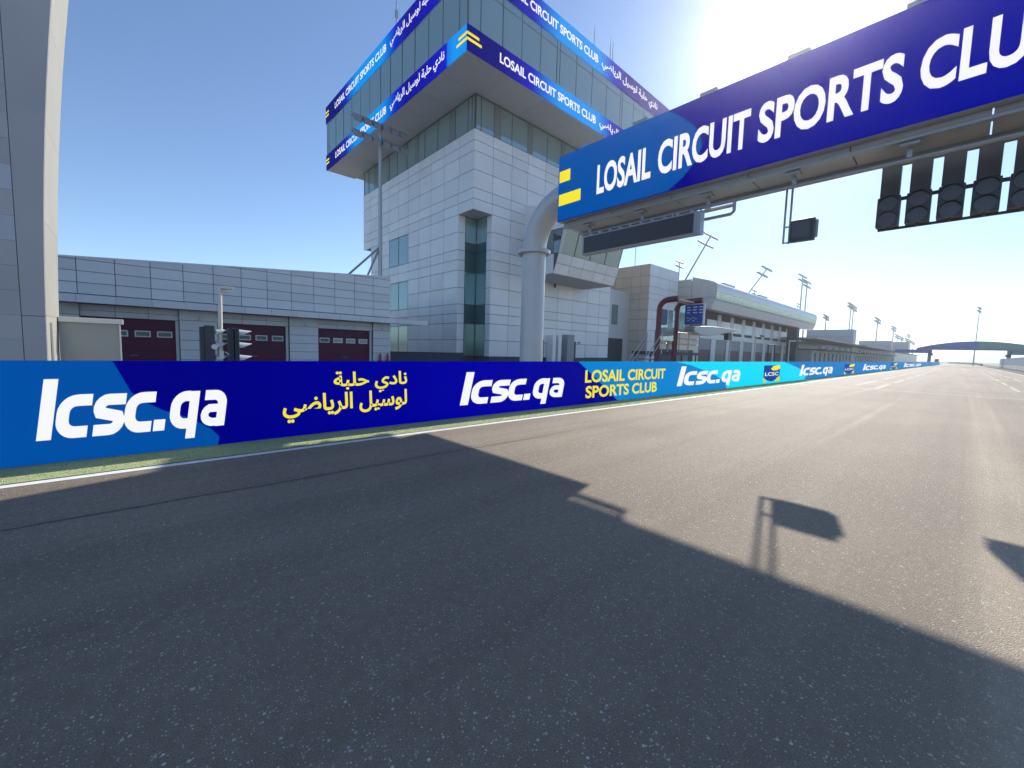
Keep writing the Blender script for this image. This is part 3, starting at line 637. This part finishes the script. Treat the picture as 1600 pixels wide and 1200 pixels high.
# ------------------------------------------------------------------ tall curved block at the picture's edge and the wall beside it
lt = thing('stand_block', 'tall grey panelled block with a pale sunlit end wall that curves outward with height', 'building', (-4, 12, 0))
EX = lambda z: -1.213+.0028*((z-1.6)*1.5+1.6)**2
zs_ = [0, .8, 1.4, 2.0, 2.6, 3.2, 4.0, 4.8, 5.6, 6.4, 7.2, 8.0, 9.0, 10.0]
ZT = 10.0
pro = [(EX(z)-.05, z) for z in zs_]
MB().prism([(-11, 0)]+pro+[(-11, ZT)], 'y', 12.05, 13.96).build('body', mat('grey_joint', (.22, .22, .225), .7), lt)
zr = [2.0+.453*k for k in range(-5, 18)]
for z0, z1 in zip(zr[:-1], zr[1:]):
    for x0, x1 in ((-3.8, -2.65), (-2.65, -1.51)):
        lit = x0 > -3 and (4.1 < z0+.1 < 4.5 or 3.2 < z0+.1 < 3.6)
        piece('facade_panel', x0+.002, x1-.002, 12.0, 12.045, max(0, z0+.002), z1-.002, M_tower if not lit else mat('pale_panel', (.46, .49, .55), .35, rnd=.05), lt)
for za, zb in ((0, 2.0), (2.0, ZT)):
    zz = [za+.005]+[z for z in zs_ if za < z < zb]+[zb-.005]
    MB().prism([(-1.502, za+.005)]+[(EX(z)-.004, z) for z in zz]+[(-1.502, zb-.005)], 'y', 12.0, 12.045).build('edge_panel', M_tower, lt)
ezs = [0, 2.03, 3.8, 5.6, 7.4, ZT]
for za, zb in zip(ezs[:-1], ezs[1:]):
    zz = [za+.003]+[z for z in zs_ if za < z < zb]+[zb-.003]
    MB().prism([(EX(z), z) for z in zz]+[(EX(z)-.045, z) for z in reversed(zz)], 'y', 12.048, 14.0).build('end_panel', M_towerE, lt)
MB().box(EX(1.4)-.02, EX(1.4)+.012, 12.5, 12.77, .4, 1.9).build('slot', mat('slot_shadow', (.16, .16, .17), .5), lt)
t = thing('screen_wall', 'short pale wall with a white coping butting against the tall curved block', 'wall', (-.7, 13.7, 0))
MB().box(-1.19, -.213, 13.68, 13.82, 0, 1.955).build('body', mat('grey_wall_paint', (.38, .40, .38), .6, noise=.08, nscale=1.2), t)
MB().box(-1.19, -.13, 13.60, 13.92, 1.957, 2.07).build('coping', M_white, t, bevel=.008)
MB().box(-.211, -.185, 13.65, 13.85, 0, 1.953).build('end_post', M_white, t)

# ------------------------------------------------------------------ hospitality building beyond the tower
hb = thing('hospitality_building', 'long pit building with a end wall tinted with warm reflected light and a rounded overhanging upper deck', 'building', (60, 30, 0))
MB().box(52.98, 61.2, 30.08, 44, 0, 13.9).box(61.201, 66, 32.5, 44, 0, 13.85).box(66.001, 131, 30.08, 44, 0, 13.3).build('wall_core', M_core, hb)
ZB = [0.2, 1.75, 3.3, 4.85, 6.4, 7.7, 9.2, 9.98, 10.94, 12.39, 13.95]
for z0, z1 in zip(ZB[:-1], ZB[1:]):
    for y0, y1 in zip((30, 31.4, 32.8, 34.15, 35.5, 36.9), (31.4, 32.8, 34.15, 35.5, 36.9, 38.3)):
        piece('end_panel', 52.9, 52.97, y0+g, y1-g, z0+g, z1-g, M_warmrefl, hb)
    for x0, x1 in zip((52.9, 55.7, 58.5), (55.7, 58.5, 61.3)):
        if z1 < 5 and x0 > 55: continue
        piece('facade_panel', x0+g, x1-g, 30.0, 30.07, z0+g, z1-g, M_cladP, hb)
MB().box(55.7, 61.25, 30.01, 30.07, 0, 4.8).build('garage_recess', M_plinth, hb)
MB().box(61.3, 66.0, 32.4, 32.49, 0, 13.85).build('recess_panel', mat('recess_grey', (.30, .31, .33), .5), hb)
MB().box(45.5, 52.9, 33.0, 44, 0, 10.2).build('link_wall', M_cladP, hb)
MB().box(48.6, 50.0, 32.93, 32.995, 5.5, 8.2).build('link_window', M_glassd, hb)
MB().box(47.0, 51.5, 32.94, 32.99, 0.1, 3.6).build('link_door', M_plinth, hb)
PROF = [(30.0, 13.9), (28.6, 13.5), (27.4, 13.15), (26.5, 12.8), (26.2, 12.45), (26.12, 12.0), (26.12, 11.36)]
LOWP = [(26.12, 11.36), (26.32, 10.12), (26.83, 8.69), (29.98, 9.1), (29.98, 13.3)]
MB().prism(PROF+[(30.0, 11.36)], 'x', 66.05, 129.6).build('roof_shell', mat('roof_metal', (.50, .51, .50), .38, .4, noise=.05, nscale=.3), hb, smooth=True)
MB().prism([(26.36, 10.13), (26.83, 8.69), (29.98, 9.1), (29.98, 10.13)], 'x', 66.05, 129.6).build('overhang_base', M_cladP, hb)
MB().prism([(26.3, 10.14), (29.98, 10.14), (29.98, 11.35), (26.3, 11.35)], 'x', 66.1, 129.6).build('ribbon_interior', mat('ribbon_interior', (.20, .30, .28), .6), hb)
nx = 34
for k in range(nx):
    a = 66.1+63.4*k/nx; c = 66.1+63.4*(k+1)/nx
    MB().prism([(26.14, 11.34), (26.16, 11.34), (26.34, 10.15), (26.32, 10.15)], 'x', a+.03, c-.03).build('ribbon_pane', glass('ribbon_glass', (.35, .50, .46), .5), hb)
# end face panels of the overhang
for (pa) in ([(30, 13.86), (28.62, 13.46), (28.62, 12.3), (30, 12.3)], [(28.58, 13.45), (27.4, 13.11), (27.4, 12.3), (28.58, 12.3)], [(27.36, 13.1), (26.5, 12.76), (26.22, 12.3), (27.36, 12.3)],
             [(30, 12.26), (28.62, 12.26), (28.62, 10.5), (30, 10.5)], [(28.58, 12.26), (27.4, 12.26), (27.4, 10.5), (28.58, 10.5)], [(27.36, 12.26), (26.2, 12.26), (26.14, 11.36), (26.28, 10.5), (27.36, 10.5)],
             [(30, 10.46), (28.0, 10.46), (28.0, 9.0), (30, 9.15)], [(27.96, 10.46), (26.3, 10.46), (26.83, 8.75), (27.96, 8.95)]):
    MB().prism(pa, 'x', 66.0, 66.045).build('end_panel', M_cladP, hb)
for z0, z1 in zip(ZB[:-1], ZB[1:]):
    piece('end_panel', 65.93, 65.998, 30.05, 32.36, z0+g, min(z1, 13.6)-g, M_cladP, hb)
# rounded far nose of the overhang
for i in range(5):
    a0, a1 = R(18*i), R(18*(i+1)); x0, x1 = 129.6+1.9*math.sin(a0), 129.6+1.9*math.sin(a1); s_ = (1+math.cos(a1))/2
    MB().prism([(30-(30-p[0])*(.55+.45*s_), 11.2+(p[1]-11.2)*(.7+.3*s_)) for p in PROF+LOWP[1:4]], 'x', x0, x1).build('nose_segment', M_cladP, hb)
# upper wall with bright windows, lower wall with garage bays
for k in range(9):
    a = 72.4+6.05*k
    fr = MB().box(a-.08, a+4.3, 29.93, 29.98, 5.85, 7.75).build('window_frame', M_clad, hb)
    for q in range(3): piece('pane', a+1.43*q, a+1.43*q+1.35, 29.9, 29.925, 5.92, 7.68, mat('daylight_pane', (.86, .90, .88), .35, rnd=.12), fr)  # white in the panes stands for daylight showing through the building
    MB().box(a+4.35, a+5.9, 29.9, 30.06, 5.3, 8.8).build('upper_pier', M_cladP, hb)
MB().box(66.1, 131, 29.86, 30.06, 4.4, 5.3).build('string_course', M_cladP, hb)
for k in range(8):
    a = 69.5+6.9*k
    MB().box(a-1.9, a, 29.88, 30.05, 0, 4.38).build('pier', M_cladP, hb)
    MB().box(a+.02, a+4.95, 30.0, 30.06, 2.55, 4.38).build('shutter', mat('shutter_grey', (.36, .37, .37), .6), hb)
    MB().box(a+.02, a+4.95, 30.02, 30.06, .02, 2.53).build('door', M_maroon if k != 1 else M_spand, hb)
MB().box(114.5, 116.6, 26.6, 28.6, 0, 8.6).build('column', M_plinth, hb)
for x in (74, 92): MB().box(x, x+5, 28.2, 29.5, 13.45, 13.85).build('roof_vent', M_steel, hb)
for x, y, zt in ((51.7, 36, 20),): MB().tube([(55.5, 34, 13.9), (55.5, 34, 19)], .05, 6).build('aerial', M_pole, hb)

# ------------------------------------------------------------------ far pit buildings
def far_block(x0, x1, xs, label):
    t = thing('pit_garages', label, 'building', (x0, 27, 0), 'pit garage rows beyond the hospitality building')
    MB().box(x0, x1, 27.2, 40, 0, 3.7).build('wall', M_cladP, t)
    MB().box(x0, x1, 24.2, 40, 3.7, 3.95).build('balcony_slab', M_plinth, t)
    MB().box(x0, x1, 30.5, 40, 3.95, 6.2).build('upper_wall', mat('upper_glass_wall', (.16, .26, .27), .3), t)
    n = int((x1-x0)/5.6)
    for k in range(n):
        a = x0+1+k*5.6
        fr = MB().box(a, a+.6, 27.0, 27.19, 0, 3.5).box(a+3.4, a+4.0, 27.0, 27.19, 0, 3.5).box(a+.61, a+3.39, 27.0, 27.19, 3.1, 3.5).build('door_frame', M_white, t)
        MB().box(a+.6, a+3.4, 27.12, 27.18, 0, 3.08).build('door', M_plinth, fr)
    nr = int((x1-x0)/2.2)
    r_ = MB().box(x0, x1, 24.26, 24.32, 4.95, 5.03)
    for k in range(nr): r_.box(x0+k*2.2, x0+k*2.2+.07, 24.26, 24.32, 3.95, 4.95)
    r_.build('balustrade', M_white, t)
    for k in range(int((x1-x0)/9)):
        a = x0+3+k*9
        MB().tube([(a, 26.2, 4.5), (a+4.5, 26.2, 4.5)], .45, 12).build('air_duct', M_white, t, smooth=True)
    MB().prism([(22.8, 6.05), (30.6, 6.25), (30.6, 6.5), (22.8, 6.3)], 'x', x0-18, x1-4).build('canopy', mat('canopy_beige', (.58, .53, .46), .7), t)
    b_ = MB().box(xs, xs+6, 27, 41, 0, 12.2).build('stair_block', mat('stair_block_grey', (.36, .39, .43), .5, noise=.06, nscale=.4), t)
    for z in (4, 6.8, 9.5): MB().box(xs-.05, xs-.002, 27.05, 40.9, z, z+.08).build('joint', M_frame, b_)
    return t
far_block(133, 189, 189.5, 'row of pit garages with pale door frames right behind the rounded overhang')
far_block(196, 306, 307, 'second row of pit garages, seen past the first stair block')
t = thing('pit_annexe', 'small grey flat roofed block at the end of the pit garages by the bridge', 'building', (330, 27, 0))
MB().box(315, 480, 26, 42, 0, 6).build('wall', M_cladP, t); MB().box(395, 402, 26, 42, 6.02, 14.5).build('stair_block', MATS['stair_block_grey'], t); MB().box(314, 481, 25, 43, 6.0, 6.3).build('roof', M_plinth, t)

# ------------------------------------------------------------------ officials' stand on the pit wall
st = thing('officials_stand', "raised officials' stand on the pit wall with two curved maroon frames and steps", 'stand', (23, 11.5, 0))
for xx, yf, zt in ((22.4, 10.9, 4.66), (24.5, 10.45, 4.74)):
    rr = .55
    path = [(xx, 12.0, .0), (xx, 12.0, zt-rr)]+[(xx, 12.0-rr+rr*math.cos(R(a)), zt-rr+rr*math.sin(R(a))) for a in range(15, 91, 15)]+[(xx, yf, zt+.03)]
    MB().tube(path, .165, 4).build('frame', M_mframe, st)
MB().box(22.5, 24.4, 10.9, 11.5, 4.62, 4.70).build('roof_sheet', mat('pink_roof', (.62, .45, .42), .5), st)
MB().box(22.52, 24.38, 11.97, 12.02, 2.4, 4.2).build('glass_screen', glass('stand_glass', (.35, .45, .55), .5), st)
MB().box(24.46, 24.5, 11.45, 11.75, 3.1, 4.5).build('side_glass', glass('stand_side_glass', (.55, .70, .62), .4), st)
bd = MB().box(24.40, 24.46, 10.36, 11.42, 3.40, 4.54).build('notice_board', mat('board_blue', srgb(20, 70, 165), .5), st)
MB().box(24.39, 24.47, 10.26, 10.355, 3.37, 4.57).build('board_edge', M_clad, st)
for r_i in range(3):
    for c_i in range(3):
        yy = 11.3-.36*c_i; zz = 4.36-.16*r_i
        flat('notice_print', poly([(0, 0), (.19+.05*((r_i+c_i) % 2), 0), (.19+.05*((r_i+c_i) % 2), .05), (0, .05)]), (24.40, yy, zz), (0, -1, 0), ZV, (-1, 0, 0), None, M_white, bd, .003)
for k, (dy, dz) in enumerate(((0, 0), (.16, -.06), (.32, .0), (.48, -.07), (.05, -.17), (.36, -.18))):
    flat('notice_print', poly([(0, 0), (.12, 0), (.12, .05), (0, .05)]), (24.40, 11.3-dy, 3.75+dz), (0, -1, 0), ZV, (-1, 0, 0), None, mat('notice_yellow', (.6, .55, .15), .6), bd, .003)
wing = [(23.3, 3.05), (23.6, 3.2), (24.9, 3.30), (27.0, 3.36), (30.4, 3.34), (29.2, 3.18), (27.0, 2.90), (25.6, 2.76), (24.4, 2.76), (23.5, 2.9)]
MB().prism(wing, 'y', 10.35, 10.95).build('canopy_wing', mat('wing_grey', (.33, .35, .38), .4, .3), st, bevel=.03)
MB().box(22.2, 28.7, 12.3, 13.5, 1.55, 1.74).build('platform', M_plinth, st)
for a, c in ((22.55, 24.05), (24.25, 25.6), (25.62, 26.9), (26.92, 28.4)):
    MB().box(a, c-.03, 12.28, 12.295, 1.90, 2.94).build('tarp_panel', M_tarp, st)
rl = MB()
for z in (2.25, 2.6, 2.98): rl.tube([(22.5, 12.24, z), (28.5, 12.24, z)], .025, 6)
for x in (22.5, 24.15, 25.6, 26.9, 28.5): rl.tube([(x, 12.24, 1.74), (x, 12.24, 3.0)], .028, 6)
rl.build('railing', M_steel, st)
for k in range(7): MB().box(20.9-.27*k-.25, 20.9-.27*k, 11.2, 12.0, 1.50-.22*k, 1.54-.22*k).build('step', M_mframe, st)
for y in (11.15, 12.05):
    MB().tube([(21.3, y, 2.75), (19.2, y, .95), (19.2, y, 0)], .03, 8).tube([(21.3, y, 2.35), (19.2, y, .55)], .025, 8).tube([(21.3, y, 1.6), (21.3, y, 2.75)], .03, 8).build('handrail', M_pole, st, smooth=True)
for x, y in ((22.4, 12.4), (22.4, 13.4), (28.5, 12.4), (28.5, 13.4)): MB().tube([(x, y, 0), (x, y, 1.55)], .05, 8).build('post', M_mframe, st)

# ------------------------------------------------------------------ signals, camera poles
tl = thing('pit_signal', 'pit signal with dark heads, pale hoods and a lamp arm on a cream pole', 'signal', (1.42, 10.5, 0))
MB().tube([(1.36, 10.5, 0), (1.36, 10.5, 1.45), (1.39, 10.5, 2.72)], [.055, .05, .03], 12).build('pole', M_cream, tl, smooth=True)
MB().box(1.385, 1.60, 10.43, 10.57, 2.70, 2.755).tube([(1.42, 10.5, 2.66), (1.50, 10.5, 2.66)], .04, 8).build('lamp_head', M_cream, tl, bevel=.01)
MB().box(1.10, 1.26, 10.40, 10.62, .95, 1.93).build('back_board', M_black, tl, bevel=.01)
MB().box(1.02, 1.098, 10.44, 10.58, .95, 1.90).build('side_board', M_black, tl)
for x, h1 in ((1.50, 1.90), (1.60, 1.90)):
    hd = MB().box(x, x+.085, 10.38, 10.62, .95, h1).build('light_head', mat('signal_navy', (.02, .028, .045), .4), tl, bevel=.012)
for zc in (1.78, 1.51, 1.24):
    for x0, x1, up in ((1.70, 1.93, .0), (1.30, 1.49, .0)):
        h_ = MB(); n_ = 12
        for i in range(n_):
            a0, a1 = R(-10+200*i/n_), R(-10+200*(i+1)/n_)
            p = lambda a, x, r_: (x, 10.5+r_*math.cos(a), zc+r_*math.sin(a))
            cut = lambda a: x0+(x1-x0)*(.35+.65*max(0, math.sin(a)))
            h_.add([p(a0, x0-.02, .10), p(a1, x0-.02, .10), p(a1, cut(a1), .075), p(a0, cut(a0), .075), p(a0, x0-.02, .092), p(a1, x0-.02, .092), p(a1, cut(a1), .068), p(a0, cut(a0), .068)], [(0, 1, 2, 3), (7, 6, 5, 4), (3, 2, 6, 7)])
        h_.build('hood', mat('hood_grey', (.55, .57, .58), .4), tl, smooth=True)
MB().box(1.33, 1.41, 10.40, 10.46, 1.25, 1.42).build('junction_box', M_cream, tl, bevel=.008)
MB().tube([(1.25, 10.42, 1.5), (1.25, 10.36, 1.5)], .055, 12).build('siren', M_white, tl, smooth=True)
MB().tube([(1.43, 10.42, 1.40), (1.52, 10.40, 1.32), (1.53, 10.40, 1.18), (1.50, 10.42, 1.05)], .01, 6).build('cable', M_white, tl)
def campole(x, y, z, arm, label, cam_=False):
    t = thing('camera_pole', label, 'pole', (x, y, 0), 'thin camera poles along the pit wall')
    MB().tube([(x, y, 0), (x, y, z)], [.06, .045], 10).build('pole', M_pole, t, smooth=True)
    MB().tube([(x, y, z-.05), (x+arm, y, z)], .03, 8).build('arm', M_pole, t)
    if cam_: MB().box(x-.75, x-.1, y-.14, y+.14, z-.62, z-.22).build('camera', M_black, t, bevel=.02)
    else: MB().box(x+arm-.1, x+arm+.5, y-.08, y+.08, z-.02, z+.10).build('lamp', M_black, t)
campole(29.2, 10.5, 3.24, .3, 'thin pole with a black box camera just beyond the canopy wing', True)
campole(34.1, 10.5, 3.12, 1.2, 'thin pole with a small lamp arm, second after the canopy wing')
campole(43.0, 10.5, 3.1, 2.2, 'thin pole with a long lamp arm near the dark overhang column')
t = thing('goal_frame', 'thin square frame of dark tubes standing between the lamp poles', 'frame', (38, 10.5, 0))
MB().tube([(37.2, 10.5, 0), (37.2, 10.5, 2.55)], .05, 8).build('leg', M_black, t); MB().tube([(38.9, 10.5, 0), (38.9, 10.5, 2.55)], .05, 8).build('leg', M_black, t)
MB().tube([(37.15, 10.5, 2.55), (38.95, 10.5, 2.55)], .05, 8).build('crossbar', M_black, t)

# ------------------------------------------------------------------ floodlight masts
def mast(x, y, zb, zt, label, lean=0, arm=2.6, r=.16, lamps=3, zlow=0., cat='floodlight mast'):
    t = thing('floodlight_mast', label, cat, (x, y, 0), 'floodlight masts along the pits')
    slope = lean/(zt-zb) if lean else 0
    yy = lambda z: y-slope*(z-zb)
    MB().tube([(x, yy(zlow), zlow), (x, yy(zt), zt)], [r*1.25, r*.75], 10).build('mast', M_pole, t, smooth=True)
    hgt = (zt-zb)
    for lv in (0, 1):
        z = zt-.25-lv*max(1.0, arm*.5)
        dz = .0
        MB().tube([(x-arm, yy(z), z-dz), (x+arm, yy(z), z+dz)], r*.4, 6).build('crossarm', M_pole, t)
        for k in range(lamps*2):
            px_ = x-arm+arm*2*(k+.5)/(lamps*2)
            if abs(px_-x) < .2: continue
            s = .50 if arm < 3.1 and r > .17 and lamps == 3 else arm/lamps*.46
            ca, sa = math.cos(R(38)), math.sin(R(38)); q_ = lambda u, v: (yy(z)+u*ca*s+v*sa*s*.0-v*s*.35*sa, z+u*sa*s+v*s*.35*ca)
            f4 = [(-1.35, -1), (1.35, -1), (.8, 1), (-.8, 1)]
            pts = [q_(u, v) for u, v in f4]
            MB().add([(px_-s*.66, *p_) for p_ in pts]+[(px_+s*.66, *p_) for p_ in pts], [(0, 1, 2, 3), (7, 6, 5, 4), (0, 4, 5, 1), (1, 5, 6, 2), (2, 6, 7, 3), (3, 7, 4, 0)]).build('floodlight', M_lamp, t)
            if r < .21 and lamps == 3: MB().add([(px_-s*.5, *q_(-1.1, -1.04)), (px_+s*.5, *q_(-1.1, -1.04)), (px_+s*.5, *q_(1.1, -1.04)), (px_-s*.5, *q_(1.1, -1.04))], [(0, 1, 2, 3)]).build('lamp_glass', mat('lamp_glass', (.6, .6, .58), .25), t)
    return t
m0 = mast(17.1, 36.9, 8.1, 21.5, 'floodlight mast with two rows of lamps in front of the control tower side wall', arm=2.6, r=.18, lamps=3)
MB().tube([(17.0, 36.9, 10.6), (14.1, 36.9, 7.7), (10.5, 36.9, 4.0)], .09, 8).build('stay', M_steel, m0); MB().tube([(17.05, 36.9, 10.6), (15.85, 36.9, 7.8), (14.3, 36.9, 4.0)], .09, 8).build('stay', M_steel, m0)
mast(96.5, 45, 20.1, 28.5, 'raked floodlight mast leaning out over the start of the rounded roof', lean=4.8, arm=3.4, r=.22)
mast(138.1, 45, 21.2, 27.6, 'raked floodlight mast leaning out over the middle of the rounded roof', lean=4.3, arm=3.2, r=.22, lamps=2)
mast(195.2, 45, 20.7, 33.8, 'taller upright of the close pair of masts behind the rounded roof', arm=3.8, r=.3, lamps=2)
mast(202.4, 45, 20.6, 32.6, 'shorter upright of the close pair of masts behind the rounded roof', arm=3.8, r=.3, lamps=2)
mast(241.5, 45, 15.8, 21.7, 'single short mast right after the end of the rounded roof', arm=2.4, r=.3, lamps=1)
mast(300.5, 45, 19, 32.6, 'first of the twin masts above the first stair block', arm=3.4, r=.35, lamps=1)
mast(308.8, 45, 18.7, 32.2, 'second of the twin masts above the first stair block', arm=3.4, r=.35, lamps=1)
mast(410, 45, 19, 32.0, 'mast above the second stair block', arm=4.2, r=.5, lamps=1)
mast(516, 45, 17.9, 32.0, 'mast above the end block, pale in the haze', arm=4.6, r=.55, lamps=1)
for x, zt, nm in ((552, 26, 'first'), (594, 25.8, 'second'), (652, 26.3, 'third'), (672, 32.0, 'tallest'), (698, 26.4, 'fifth'), (748, 25.4, 'last')):
    mast(x, 45, 15, zt, nm+' of the faint small masts just before the blue bridge', arm=4.2, r=.5, lamps=1)
for x, zt, nm in ((92, 22.7, 'warm tinted block'), (142, 22.0, 'middle raked mast'), (191.6, 22.7, 'close pair of masts')):
    mast(x, 45, 14, zt, 'small distant lamp cluster peeping over the roof near the '+nm, arm=1.6, r=.14, lamps=2)
mast(300, -3.6, 0, 27.8, 'lone far mast rising behind the middle of the bridge', arm=3.0, r=.22, lamps=2)

# ------------------------------------------------------------------ footbridge
br = thing('footbridge', 'arched blue and green footbridge crossing the far end of the straight', 'bridge', (205, 0, 0))
top = lambda y: 8.55-.0115*(y+3)**2
def seg(y0, y1, zb, ztf, x0, x1, material, nm):
    n = 10; ys_ = [y0+(y1-y0)*k/n for k in range(n+1)]
    MB().prism([(y, ztf(y)) for y in ys_]+[(y1, zb), (y0, zb)], 'x', x0, x1).build(nm, material, br)
M_bb = mat('bridge_blue', (.10, .17, .42), .5, noise=.2, nscale=.5); M_bg = mat('bridge_green', (.16, .32, .27), .5, noise=.15, nscale=.5); M_bv = mat('bridge_violet', (.17, .12, .32), .5, noise=.15, nscale=.5)
for a, c, mm_ in ((11.3, 7.0, M_bv), (6.98, 2.0, M_bb), (1.98, -3.0, M_bb), (-3.02, -9.0, M_bg), (-9.02, -22, M_bg)):
    seg(a, c, 6.0, top, 205, 208.5, mm_, 'side_panel')
MB().box(204.9, 208.6, -22, 11.4, 5.62, 5.98).build('deck', mat('bridge_deck', (.22, .22, .30), .5), br)
MB().box(205.1, 208.4, 7.5, 17, 4.42, 5.6).build('approach', M_bb, br); MB().box(205.1, 208.4, -22, -10.4, 4.3, 5.6).build('approach', M_bg, br)
for y in (8.0, -9.9):
    MB().box(205.4, 208, y-.4, y+.4, 0, 5.6).build('pier', mat('bridge_pier', (.28, .25, .32), .6), br)
    MB().box(205.4, 208, y-.75 if y > 0 else y-.4, y+.4 if y > 0 else y+.75, 3.6, 4.4).build('bracket', MATS['bridge_pier'], br)

# ------------------------------------------------------------------ right-hand side of the straight and the far end
t = thing('trackside_hut', 'long low blue grey cabin on a white base beside the far bridge pier', 'cabin', (170, -9, 0))
MB().box(80, 215, -14, -8.5, 1.2, 2.95).build('wall', mat('hut_blue', (.22, .28, .36), .5, noise=.08, nscale=.4), t)
for k in range(30): piece('fence_panel', 82+4.4*k, 82+4.4*k+3.4, -8.46, -8.40, .15, 1.15, M_white, t)
MB().box(80, 215, -13.8, -8.55, 0, 1.19).build('base', M_plinth, t)
t = thing('far_wall', 'low dark concrete wall curving across the far end of the straight', 'wall', (420, -4, 0))
MB().box(300, 430, -6.6, -6.2, 0, 1.1).build('side_run', M_plinth, t); MB().prism([(430, -6.6), (520, 2), (600, 9), (600, 9.6), (520, 2.6), (430, -6.1)], 'z', 0, 1.3).build('end_run', M_plinth, t)
t = thing('marshal_hut', 'tiny brown marshal hut just past the end of the blue barrier', 'hut', (303, 9, 0))
MB().box(300, 306, 8.3, 9.6, 0, 2.6).build('wall', mat('hut_brown', (.25, .18, .12), .7), t); MB().box(299.8, 306.2, 8.2, 9.7, 2.602, 2.8).build('roof', M_plinth, t)

# ------------------------------------------------------------------ haze
HZ = bpy.data.materials.new('haze'); HZ.use_nodes = True; n = HZ.node_tree.nodes; n.remove(n['Principled BSDF'])
pv = n.new('ShaderNodeVolumePrincipled'); pv.inputs['Color'].default_value = (.97, .97, .97, 1); pv.inputs['Density'].default_value = .00055; pv.inputs['Anisotropy'].default_value = .88
HZ.node_tree.links.new(pv.outputs[0], n['Material Output'].inputs['Volume'])
USE_HAZE = True
if USE_HAZE:
    MB().box(-3600, 4600, -3600, 3600, -1.05, 37.5).build('haze', HZ, None, props={'kind': 'stuff'})
S.cycles.volume_bounces = 0
